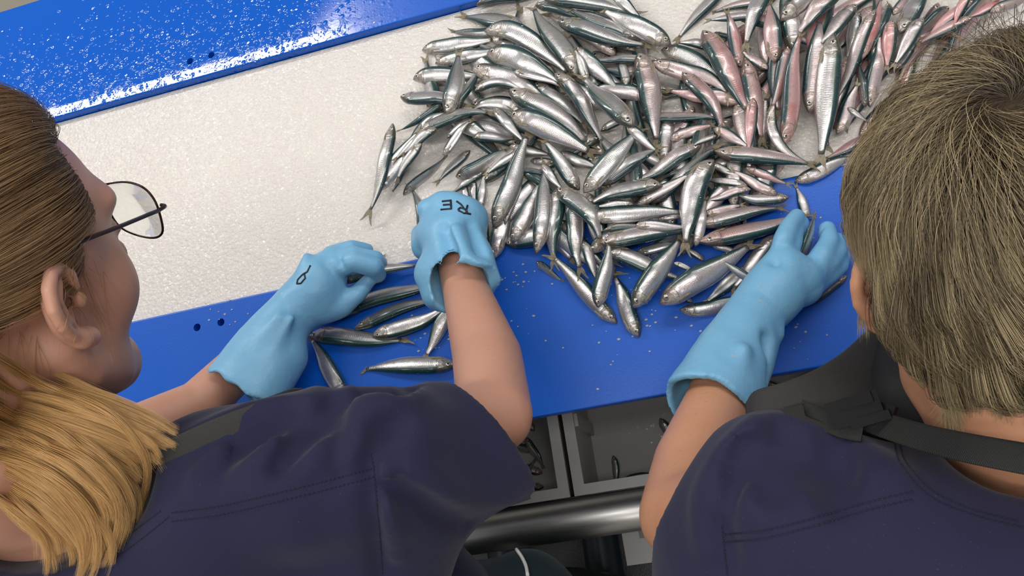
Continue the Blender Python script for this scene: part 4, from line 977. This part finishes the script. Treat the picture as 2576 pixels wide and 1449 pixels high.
GL, bvGL = glove('glove', ROOTL, b_LL, .0026, (-.50, -.12, .90), (-.12, .17, 1.05))
# right hand: raised fist, knuckles away from the lens, wide cuff
def b_LR(fd):
    fd.chain([P(1180, 735, .135), P(1165, 665, .118), P(1140, 600, .105)], [.0400, .0385, .0360], .012)
    fd.chain([P(1105, 590, .095), P(1125, 535, .095), P(1165, 545, .095)], [.0290, .0270, .0265], .015)
    fd.chain([P(1170, 590, .088), P(1180, 560, .085)], [.0250, .0240], .015)
    for i, (u, v) in enumerate(((1078, 528), (1110, 513), (1143, 515), (1178, 540))):
        fd.chain([P(u, v, .100), P(u+3, v+2, .062), P(u+10, v+30, .040), P(u+12, v+55, .036)], [.0145, .0125, .0110, .0095], .007)
    fd.chain([P(1068, 620, .085), P(1062, 590, .060), P(1085, 560, .045)], [.0165, .0145, .0120], .012)
    fd.chain([P(1110, 735, .110), P(1095, 690, .112)], [.024, .026], .02)
    fd.chain([P(1142, 575, .146), P(1165, 640, .158), P(1190, 700, .168)], [.0055, .006, .004], .014)
    fd.chain([P(1120, 580, .140), P(1140, 650, .160)], [.004, .004], .016, 'sub')
    fd.chain([P(1185, 570, .125), P(1205, 640, .140)], [.0045, .0045], .016, 'sub')
    fd.wobble(.0005, 70, 6)
    c = P(1160, 725, .135); n = unit(P(1195, 800, .170)-P(1150, 640, .115)); fd.slab(c, n, 'sub', .001, .10, jag(c, n, .006, 120))
    fd.chain([c+n*.03, c-n*.015, c-n*.05], [.0362, .0332, .025], .003, 'sub')
GR, bvGR = glove('glove', ROOTL, b_LR, .0026, (-.20, -.08, .90), (.06, .17, 1.10))
def letters(bv, owner, root, strokes, r):
    V = []; F = []
    for s in strokes:
        p = [hit(bv, u, v, .0003) for u, v in s]; p = [q for q in p if q is not None]
        if len(p) < 2: continue
        p = np.array(p); q = np.concatenate([np.linspace(a, b, 5)[:-1] for a, b in zip(p[:-1], p[1:])]+[p[-1:]])
        v, f = tube_np(q, r, n=6); F += [[k+len(V) for k in ff] for ff in f]; V += v
    if V:
        c = mesh_obj('marker_lettering', V, F, INK, parent=owner)
letters(bvGR, GR, ROOTL, [[(1134, 504), (1135, 527)], [(1134, 505), (1112, 507)], [(1135, 515), (1115, 516)], [(1135, 526), (1109, 528)],
    [(1149, 507), (1160, 515), (1176, 538)], [(1176, 517), (1173, 528), (1175, 536), (1167, 537), (1155, 531), (1153, 527), (1158, 523), (1172, 528)], [(1172, 537), (1184, 539)]], .0013)
letters(bvGL, GL, ROOTL, [[(781, 668), (773, 684), (762, 690)], [(766, 690), (768, 700), (757, 713), (747, 714), (749, 704), (760, 692), (770, 686)]], .0011)

# glasses: a thing of their own
GROOT = empty('eyeglasses', tuple(LHD(.09, .01, 0))); tag(GROOT, 'thin dark wire glasses worn by the fair-haired person', 'glasses')
WIRE = plain('dark_bronze_wire', (.055, .020, .014), .25, .7); HORN = plain('black_temple', (.018, .012, .012), .3)
tg = NT('spectacle_lens'); tg.bs(Base_Color=(.93, .97, .92), Roughness=.02, IOR=1.12, Transmission_Weight=1.0, Alpha=.55); LENS = tg.m
def gpart(name, V, F, mat, own=None):
    o = mesh_obj(name, V, F, mat, parent=own or GROOT)
    o.matrix_parent_inverse = Matrix.Translation(-Vector(GROOT.location)); return o
LF = .122
for e in (1, -1):
    c = [(-.019, .019), (.000, .0205), (.020, .019), (.0275, .010), (.0285, -.003), (.0255, -.016), (.014, -.0215), (-.008, -.021), (-.019, -.013), (-.0225, .004), (-.019, .019)]
    ring = np.array([LHD(LF-.004-abs(a)*.10-(.004 if a > 0 else 0), .016+b*1.04, e*(.036+a)) for a, b in c]); rp = spline(ring, 48)
    V_, F2 = tube_np(rp, .0010, n=8, cap=False); gpart('rim', V_, F2, WIRE)
    cen = rp.mean(0); m = len(rp)-1; th = LHD.F*.0006
    Vl = [q+th for q in rp[:-1]]+[q-th for q in rp[:-1]]; Fl = [list(range(m)), [m+i for i in range(m)][::-1]]+[[i, m+i, m+(i+1) % m, (i+1) % m] for i in range(m)]
    gpart('lens', Vl, Fl, LENS)
    hinge = LHD(LF-.010, .020, e*.069)
    V_, F2 = tube_np(spline([LHD(LF-.006, .020, e*.064), hinge+LHD.F*.002, LHD(LF-.022, .0215, e*.0725)], 8), .0017, n=8); gpart('hinge', V_, F2, WIRE)
    V_, F2 = tube_np(spline([LHD(LF-.020, .0215, e*.0725), LHD(.06, .027, e*.0745), LHD(.03, .031, e*.0745), LHD(.008, .034, e*.076), LHD(-.004, .034, e*.076)], 20), 1, n=10, flat=(.0012, .0026), up=LHD.E*e)
    gpart('temple', V_, F2, HORN)
V_, F2 = tube_np(spline([LHD(LF-.001, .022, .014), LHD(LF+.002, .025, 0), LHD(LF-.001, .022, -.014)], 10), .0011, n=8); gpart('bridge', V_, F2, WIRE)

# ---- hair of the left worker
HAIR_A = mat_hair('fair_hair', (.18, .10, .045), (.20, .112, .050), (.48, .29, .14), (.58, .37, .19))
HAIR_T = mat_hair('golden_hair', (.26, .13, .045), (.27, .125, .036), (.70, .41, .155), (.80, .52, .23))
hr = np.random.default_rng(3)
ltone = []; tie = LHD(-.108, .000, .0)
strands = []
def scalp_pt(L, th, ph, r=1.0):
    """on the skull: th from the vertex, ph around from the front"""
    s, c = math.sin(th), math.cos(th); return np.array([-.003+.0985*r*s*math.cos(ph), .048+.0845*r*c, .0785*r*s*math.sin(ph)])
cenh = np.array([-.003, .048, 0]); radh = np.array([.0985, .0845, .0785])
def proj_scalp(p, r=1.0):
    q = (p-cenh)/radh; return cenh+radh*q/np.linalg.norm(q)*r
tl = np.array([-.104, .040, 0.0])
while len(strands) < 26000:
    q = hr.normal(size=3); q /= np.linalg.norm(q); p = cenh+radh*q
    f, u, e = p
    if u < .012-(f*.10 if f < 0 else 0) and f > -.035: continue          # face, ears
    if u < -.035: continue
    if f > .052+.10*(.13-u)*0 and u < .088: continue                    # forehead
    if f > .030 and u < .040: continue
    n = 11; lift = 1.055+hr.random()*.06+.06*max(0, p[1]-.06)/.07; pts = []
    for t in np.linspace(0, 1, n):
        w = t**1.1; a = p*(1-w)+tl*w; a = proj_scalp(a, 1.0+(lift-1)*min(1, t*4)*(1 if t < .85 else 1)); pts.append(a)
    pts = np.array(pts); amp = hr.normal(0, .0014, 3); pts += np.sin(np.linspace(0, 3.1, n))[:, None]*amp + np.sin(np.linspace(0, 9, n)+hr.random()*6)[:, None]*hr.normal(0, .0004, 3)
    strands.append(np.array([LHD(*a) for a in pts])); ltone.append(.5+.5*math.sin(u*310+e*40)*math.cos(u*117+3*e)+.12*hr.normal())
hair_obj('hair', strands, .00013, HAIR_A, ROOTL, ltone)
# tail of loose hair falling over the shoulder
guides = [  # (u, v, h) control points, thickness
 ([(-160, 1000, .47), (0, 985, .50), (170, 1010, .50), (330, 1065, .485), (470, 1140, .455)], .020, 3000),
 ([(-160, 1030, .48), (10, 1020, .51), (190, 1070, .505), (330, 1130, .48), (385, 1205, .455)], .020, 2600),
 ([(-160, 1090, .47), (20, 1070, .51), (180, 1130, .51), (280, 1230, .485), (285, 1330, .455), (230, 1460, .43)], .021, 3400),
 ([(-160, 1150, .46), (0, 1120, .50), (140, 1190, .505), (235, 1300, .475), (240, 1400, .45), (190, 1500, .43)], .020, 3000),
 ([(-160, 1060, .47), (0, 1060, .50), (120, 1110, .505), (250, 1190, .49), (300, 1260, .47), (290, 1380, .44)], .018, 2000),
 ([(-160, 1230, .44), (-40, 1190, .47), (60, 1260, .48), (150, 1350, .455), (150, 1470, .43)], .018, 2200),
 ([(-200, 960, .46), (-40, 950, .49), (120, 975, .49), (260, 1030, .48), (400, 1100, .46)], .014, 1400),
 ([(-200, 1180, .43), (-60, 1130, .46), (40, 1160, .475), (120, 1240, .475), (180, 1330, .45), (160, 1440, .42)], .018, 1800)]
tail = []
for g, th, cnt in guides:
    W_ = [P(*a) for a in g[1:]]; T0 = LHD(-.118, .030, .004); nk = LHD(-.045, -.070, 0); mids = []
    for w_ in (.35, .7):
        mm = T0*(1-w_)+W_[0]*w_; rr = mm-nk; rr_ = np.linalg.norm(rr); mids.append(nk+rr/rr_*max(rr_, .092+.012*hr.random()))
    G = spline([LHD(-.088, .040, 0), T0]+mids+W_, 20)
    ncl = 26; cl = hr.normal(0, 1, (ncl, 3))*th*.46; ex = 1-np.abs(hr.normal(0, .09, ncl))
    for i in range(int(cnt*1.5)):
        c = hr.integers(ncl); t = np.linspace(0, 1, 20); sp = (np.minimum(1, .25+t*3)-.30*t)[:, None]
        p = G+cl[c]*sp + hr.normal(0, .0019, 3)*(1-.35*t)[:, None] + np.sin(t*5+cl[c][0]*900)[:, None]*cl[c][[1, 2, 0]]*.18 + np.sin(t*9+hr.random()*6)[:, None]*hr.normal(0, .0006, 3)
        m = max(10, int(20*min(1, ex[c]-abs(hr.normal(0, .05))))); tail.append(p[:m])
# loose wisps before the ear and down the neck
for i in range(34):
    a = (hr.uniform(150, 260), hr.uniform(620, 720)); b = (a[0]+hr.uniform(-50, 150), a[1]+hr.uniform(120, 330))
    if i % 3 == 0: a = (hr.uniform(0, 120), hr.uniform(800, 880)); b = (a[0]+hr.uniform(-20, 60), a[1]+hr.uniform(90, 200))
    mid = ((a[0]+b[0])/2+hr.uniform(-25, 25), (a[1]+b[1])/2)
    q = spline([a, mid, b], 9); w = [hit(bodyL, x, y, .0025) for x, y in q]; w = [x for x in w if x is not None]
    if len(w) > 5: tail.append(np.array(w))
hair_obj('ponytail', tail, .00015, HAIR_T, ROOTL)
# ================= right worker
HRc = Pd(2604, 540, .450)
F, U, E = head_frame(HRc, 0, 17, view='back')
RHD = Loc(HRc-U*.048, F, U, E, 1.0)
neckR = [RHD(-.030, -.03, 0), Pd(2560, 1050, .515), Pd(2550, 1210, .585)]
armRL = [P(1960, 1330, .37), P(1722, 1300, .275), P(1752, 1170, .215), P(1800, 1025, .145), P(1855, 870, .10), P(1925, 770, .07)]
armRLr = [.042, .0385, .0395, .0330, .0300, .0260]
hipR = np.array([.34, -.56, .88])
ROOTR = empty('person', (hipR[0], hipR[1], 0)); tag(ROOTR, 'person with short grey-brown hair, navy shirt and black buckled strap', 'person')
eR = RHD(0, 0, -.08)
fd = Field((-.02, -.72, .60), (.96, .16, 1.64), .0065, [((eR-.045).tolist(), (eR+.045).tolist(), .0025)])
add_head(fd, RHD)
fd.chain(neckR, [.055, .052, .055], .03)
fd.chain(armRL, armRLr, .012)
shR = P(1960, 1330, .37); shR2 = np.array([.60, -.36, 1.24])
fd.chain([shR, Pd(2540, 1380, .60), shR2], [.042, .050, .045], .03)
fd.chain([shR2, [.85, -.24, 1.10], [.905, -.13, 1.04], [.845, -.02, .965]], [.045, .038, .032, .026], .02)
fd.chain([Pd(2540, 1380, .60), [.36, -.44, 1.15], hipR+[0, 0, .06]], [.065, .105, .12], .04)
V, F_ = fd.mesh(1); child('body', V, F_, None, ROOTR, mats=[SKIN_B, SCALP], fmat=scalp_faces(V, F_, RHD)); bodyR = bvh_of(V, F_)

fd = Field((.02, -.74, .78), (.86, .02, 1.42), .0048)
R_ = lambda n, u, v, h: mpx(n, P(u, v, h))
fd.chain([P(1955, 1275, .405), P(1840, 1350, .375), P(1835, 1480, .34)], [R_(212, 1955, 1275, .405), R_(182, 1840, 1350, .375), R_(180, 1835, 1480, .34)], .03)
fd.chain([P(1955, 1275, .405), P(2180, 1340, .415), Pd(2540, 1440, .50)], [R_(212, 1955, 1275, .405), R_(225, 2180, 1340, .415), .060], .03)
fd.chain([P(2000, 1430, .35), P(2300, 1500, .36), Pd(2560, 1600, .50)], [.085, .09, .09], .04)
fd.chain([Pd(2540, 1440, .53), shR2], [.068, .060], .03)
fd.chain([shR2, [.78, -.28, 1.15]], [.060, .055], .02)
fd.chain([P(2250, 1560, .27), [.35, -.47, 1.10], hipR+[0, 0, .12]], [.14, .155, .155], .04)
fd.chain([Pd(2560, 1480, .63), [.40, -.45, 1.15], hipR+[.01, 0, .12]], [.095, .150, .150], .04)
fd.chain([shR2-[.04, .02, .03], [.45, -.44, 1.14]], [.075, .12], .04)
fd.wobble(.0009, 42, 8)
VS, FS = fd.mesh(0); bv0 = bvh_of(VS, FS)
sfold([(1915, 1060), (1895, 1130), (1885, 1230), (1905, 1300)], .007); sfold([(1945, 1070), (1925, 1150), (1920, 1230)], .005, 'sub', .012)
sfold([(1890, 1075), (1840, 1140), (1815, 1230), (1816, 1310)], .006); sfold([(1870, 1110), (1840, 1190), (1830, 1260)], .005, 'sub', .010)
sfold([(2030, 1085), (2045, 1130), (2020, 1200)], .006); sfold([(2160, 1120), (2155, 1200), (2150, 1250)], .006); sfold([(2100, 1110), (2100, 1190), (2120, 1260)], .008, 'sub', .016)
sfold([(1990, 1080), (1985, 1150), (1965, 1230)], .005, 'sub', .012); sfold([(2230, 1160), (2260, 1210), (2300, 1240)], .005)
sfold([(1815, 1320), (1822, 1400), (1830, 1470)], .004, 'sub', .010)
sfold([(1780, 1200), (1760, 1290), (1770, 1380)], .004)
c = (P(1870, 1085, .38)+P(1660, 1400, .30))/2; hv = unit(P(1660, 1400, .30)-P(1870, 1085, .38)); Vh = unit(Ccam-c)
nR = unit(np.cross(hv, Vh)); nR *= np.sign(nR.dot(-Xc+.4*Yc)); nR = unit(nR-.25*Vh); fd.slab(c, nR, 'sub', .002, .16)
fd.chain([c-nR*.05, c+nR*.03], [.046, .052], .004, 'sub')
fd.chain([Pd(2560, 930, .44), Pd(2560, 1030, .475), Pd(2560, 1100, .53)], [.075, .050, .045], .005, 'sub')
V, F_ = fd.mesh(1); SH_R = child('shirt', V, F_, NAVY, ROOTR); bvR = bvh_of(V, F_)
for off in (0, 20):
    seam2(SH_R, ROOTR, bvR, [(1818, 1345+off), (1930, 1332+off), (2060, 1300+off), (2180, 1265+off), (2300, 1235+off)])
for off in (0, 13):
    seam2(SH_R, ROOTR, bvR, [(2262-off, 1110), (2280-off, 1165+off*.4), (2345-off*.6, 1235+off), (2440, 1280+off), (2530, 1305+off), (2576, 1315+off)])
seam2(SH_R, ROOTR, bvR, [(1816, 1322), (1822, 1380), (1830, 1449)])

# apron straps and plastic buckle
def band(name, pts, w, mat, lift, th=.0011, n=24, bv=None, upv=None):
    p = on(bv or bvR, pts, lift, n) if bv is not False else spline([P(*a) for a in pts], n)
    if bv is False:
        return ribbon(name, p, w, th, mat, ROOTR, up=upv)
    return ribbon(name, p, w, th, mat, ROOTR, up=unit(Ccam-p[len(p)//2]))
wu = unit(Ccam-P(2100, 950, .40))
band('neck_strap', [(2150, 1042, .425), (2230, 1072, .450), (2330, 1103, .480), (2450, 1130, .515), (2600, 1158, .535)], .0080, WEBK, 0, bv=False, upv=wu)
band('neck_strap', [(2010, 1030, .425), (2060, 1052, .430), (2120, 1075, .440), (2170, 1085, .445)], .0070, WEBK, 0, bv=False, upv=wu)
band('apron_strap', [(2245, 862, .33), (2180, 930, .37), (2100, 985, .405), (2000, 1025, .415), (1905, 1050, .40), (1880, 1075, .37)], .0200, WEB, 0, bv=False, upv=unit(wu+.5*Xc*0))
band('apron_strap', [(1996, 1020, .43), (2010, 1062, .432), (2070, 1085, .432), (2140, 1096, .435)], .0062, WEBK, 0, bv=False, upv=wu)
BK = plain('black_buckle_plastic', (.006, .006, .007), .6, 0, Specular_IOR_Level=.15)
bk = empty('buckle', tuple(P(2150, 1030, .445))); bk.parent = ROOTR; bk.matrix_parent_inverse = Matrix.Translation(-Vector(ROOTR.location))
def bkbox(name, u0, v0, u1, v1, w, t, lift=.0):
    a, b = P(u0, v0, .445), P(u1, v1, .452); d = unit(b-a); nn = unit(wu-d*wu.dot(d)); s = np.cross(nn, d); cc = (a+b)/2+nn*lift; L_ = np.linalg.norm(b-a)/2
    bm = bmesh.new(); box(bm, -L_, L_, -w, w, -t, t)
    o = bm_obj(name, bm, BK, bk, bevel=.0012); o.matrix_world = Matrix(((d[0], s[0], nn[0], cc[0]), (d[1], s[1], nn[1], cc[1]), (d[2], s[2], nn[2], cc[2]), (0, 0, 0, 1)))
    o.matrix_parent_inverse = Matrix(); return o
bpy.context.view_layer.update()
bkbox('buckle_frame', 2085, 1050, 2215, 1012, .0085, .0022); bkbox('buckle_slider', 2110, 1020, 2195, 995, .0035, .0030, .002); bkbox('buckle_prong', 2140, 1068, 2240, 1040, .0030, .0028, .001)
bkbox('buckle_prong', 2200, 1022, 2252, 1040, .0040, .0026, .0)
fd = Field((.10, -.42, .92), (.55, .0, 1.34), .006)
fd.chain([P(2330, 930, .32), P(2330, 1020, .36), P(2250, 1010, .36)], [.045, .045, .025], .03)
fd.chain([P(2150, 1030, .34), P(2050, 1060, .33)], [.022, .020], .02)
V, F_ = fd.mesh(1); child('apron_bib', V, F_, APRON, ROOTR)
legs('trousers', hipR, ROOTR, TEAL)

def b_RL(fd):
    fd.chain([P(1782, 1020, .148), P(1838, 900, .112), P(1905, 785, .082), P(1955, 725, .072)], [.0470, .0400, .0325, .0320], .012)
    fd.chain([P(1845, 990, .135), P(1880, 880, .10)], [.030, .026], .02)
    fd.chain([P(1940, 740, .072), P(1975, 680, .068), P(2010, 700, .062), P(2020, 720, .058)], [.031, .028, .026, .022], .014)
    fg = lambda pts, hs, rs: fd.chain([P(u, v, h) for (u, v), h in zip(pts, hs)], rs, .0045)
    fg([(1962, 655), (1972, 605), (1985, 570), (2005, 545)], [.070, .072, .060, .044], [.0140, .0125, .0112, .0098])
    fg([(1980, 648), (1993, 610), (2003, 585), (2018, 560)], [.064, .058, .046, .034], [.0135, .0120, .0105, .0095])
    fg([(2045, 680), (2068, 640), (2085, 608), (2080, 575)], [.060, .058, .048, .038], [.0150, .0130, .0115, .0100])
    fg([(2050, 695), (2085, 660), (2106, 632), (2108, 605)], [.054, .050, .040, .030], [.0140, .0122, .0108, .0095])
    fg([(2045, 715), (2085, 690), (2110, 668), (2118, 645)], [.048, .042, .034, .026], [.0135, .0118, .0105, .0092])
    for pts, h0, r, m in (([(1925, 850), (1915, 900), (1920, 950)], .128, .0035, 'sub'), ([(1870, 880), (1840, 960), (1820, 1020)], .160, .0035, 'add'), ([(1940, 800), (1960, 840)], .098, .0035, 'add'), ([(1945, 640), (1952, 665)], .094, .002, 'sub')):
        fd.chain([P(u, v, h0) for u, v in pts], r, .014, m)
    fd.wobble(.0006, 60, 12)
    c = P(1782, 1025, .148); n = unit(P(1745, 1100, .17)-P(1830, 905, .115)); fd.slab(c, n, 'sub', .001, .12, jag(c, n, .003, 110))
    fd.chain([c+n*.03, c-n*.02, c-n*.06], [.0430, .0392, .026], .003, 'sub')
GRr, bvGRr = glove('glove', ROOTR, b_RL, .0028, (.0, -.22, .90), (.42, .20, 1.12))
# the fish it is picking up
def _px(p): q = Rcam.T @ (np.asarray(p)-Ccam); return (round(CX-FPX*q[0]/q[2]), round(CY+FPX*q[1]/q[2]))
print('ear lobe', _px(RHD(-.004, -.030, -.078)), 'ear top', _px(RHD(-.01, .03, -.085)), 'left skull', _px(RHD(0, .05, -.077)))
def b_RR(fd):
    fd.chain([[0.915, -0.135, 1.045], [0.855, -0.035, .985], [0.825, 0.010, .955]], [.046, .033, .031], .012)
    fd.chain([[0.825, 0.010, .955], [0.810, 0.045, .942], [0.830, 0.055, .940]], [.029, .024, .022], .014)
    for i in range(4):
        a = np.array([.792+.018*i, .065+.003*(2-abs(i-1.5)), .942]); fd.chain([a, a+[-.006, .030, .004], a+[-.008, .052, -.010], a+[-.006, .062, -.022]], [.0125, .0115, .0105, .0090], .0045)
    fd.chain([[0.800, 0.015, .950], [0.775, 0.040, .940], [0.768, 0.065, .930]], [.0160, .0135, .0110], .010)
    fd.wobble(.0006, 60, 2)
    c = np.array([0.915, -0.135, 1.045]); n = unit(c-np.array([0.855, -0.035, .985])); fd.slab(c, n, 'sub', .001, .10, jag(c, n, .003, 110))
    fd.chain([c+n*.03, c-n*.02, c-n*.05], [.042, .0385, .027], .003, 'sub')
glove('glove', ROOTR, b_RR, .0036, (.72, -.23, .895), (1.02, .17, 1.13))
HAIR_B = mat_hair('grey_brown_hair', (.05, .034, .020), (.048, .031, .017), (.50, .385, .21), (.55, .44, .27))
wh = np.array([-.052, .118, -.012]); hr = np.random.default_rng(5); strands = []
wn = proj_scalp(wh); axw = (wn-cenh)/radh; axw /= np.linalg.norm(axw)
def tang(q):                          # away from the whorl, turning a little round it
    t = q*q.dot(axw)-axw*1.0; t = -(axw-q*axw.dot(q)); t /= np.linalg.norm(t)+1e-6; return t
clump = {}; tones = []
while len(strands) < 46000:
    q = hr.normal(size=3); q /= np.linalg.norm(q)
    p = cenh+radh*q; f, u, e = p
    if u < -.012 and f > -.02: continue
    if u < -.030-.25*0: continue
    if f > .06 and u < .09: continue
    if abs(e) > .06 and -.03 < f < .03 and u < .02: continue
    key = (int(q[0]*9+50), int(q[1]*9+50), int(q[2]*9+50))
    if key not in clump: clump[key] = hr.normal(0, 1, 4)
    ck = clump[key]
    L_ = .078+.016*hr.random()+.014*ck[0]*.6
    if u > .08: L_ += .015
    n = 12; x = q.copy(); pts = []; ca = axw.dot(q); uu = np.cross(axw, [0.2, .3, .9]); uu /= np.linalg.norm(uu); vv = np.cross(axw, uu); ph = math.atan2(q.dot(vv), q.dot(uu)); sw = .60*(1 if ca > .5 else .4)+.22*math.sin(ph*11+3*math.sin(ph*4))+.16*math.sin(ph*23+ca*9)+.10*ck[1]+(.02+.5*max(0, ca-.93)/.07)*hr.normal(); lift = .016+.005*ck[2]*.7+.0035*hr.random()
    for i in range(n):
        t = i/(n-1); pts.append(cenh+radh*x*(1+ (lift/.08)*(min(1, t*2.2))*(1+.12*math.sin(6*t+ck[3]))*(1-.55*t*t) + .004/.08))
        d = tang(x); sd = np.cross(x, d); d = d*math.cos(sw)+sd*math.sin(sw); x = x+d*L_/n/.085; x /= np.linalg.norm(x); sw *= .86
        if x[1]*radh[1]+cenh[1] < -.045: x = x  # hangs past the hairline
    pts = np.array(pts)
    if pts[-1][1] < -.062: continue
    if pts[-1][2] < -.044 and pts[-1][1] < .014-.35*max(0, pts[-1][0]+.02): continue
    dn = np.maximum(0, (.0-pts[:, 1]))[:, None]           # below the skull the hair follows the neck
    strands.append(np.array([RHD(*a) for a in pts])); tones.append(min(1, max(0, .30+.38*math.sin(ph*17+2.5*math.sin(ph*5)+ca*3)+.22*math.sin(ph*41+ca*7)+.12*ck[3]+.12*hr.normal())))
# shaggy ends over the nape and in front of the ear
for i in range(11000):
    e = hr.uniform(-.078, .078); u0 = hr.uniform(-.03, .025); f = -math.sqrt(max(0, 1-(e/.0785)**2))*.097*math.sqrt(max(.05, 1-((u0-.048)/.0845)**2))
    key = int(e*260); ck = clump.setdefault(('n', key), hr.normal(0, 1, 4))
    L_ = .046+.007*ck[0]+.010*hr.random(); a0 = np.array([f-.004, u0, e]); dirn = np.array([.30+.10*ck[1], -1.0, .25*ck[2]+.05*hr.normal()])
    if e < -.040: continue
    if e > .055: dirn = np.array([.25, -1, .10*np.sign(e)])
    t = np.linspace(0, 1, 9)[:, None]; pts = a0+dirn*L_*t+np.array([-.010, 0, 0])*np.sin(t*2.6)*(1+.3*ck[3])+np.array([0, 0, 1])*np.sin(t*3+ck[1])*.002
    strands.append(np.array([RHD(*a) for a in pts]))
for i in range(4000):   # side burn before the ear
    f = hr.uniform(.0, .045); u0 = hr.uniform(-.005, .05); e = -.080*math.sqrt(max(.1, 1-((f)/.12)**2))
    L_ = hr.uniform(.022, .042); t = np.linspace(0, 1, 7)[:, None]; k_ = math.sin(f*900)
    pts = np.array([f, u0, e-.004])+np.array([.10+.15*k_, -1, -.18-.10*k_])*L_*t-np.array([0, 0, .004])*np.sin(t*2.5)
    strands.append(np.array([RHD(*a) for a in pts]))
tones += [min(1, max(0, .45+.3*hr.normal())) for _ in range(len(strands)-len(tones))]
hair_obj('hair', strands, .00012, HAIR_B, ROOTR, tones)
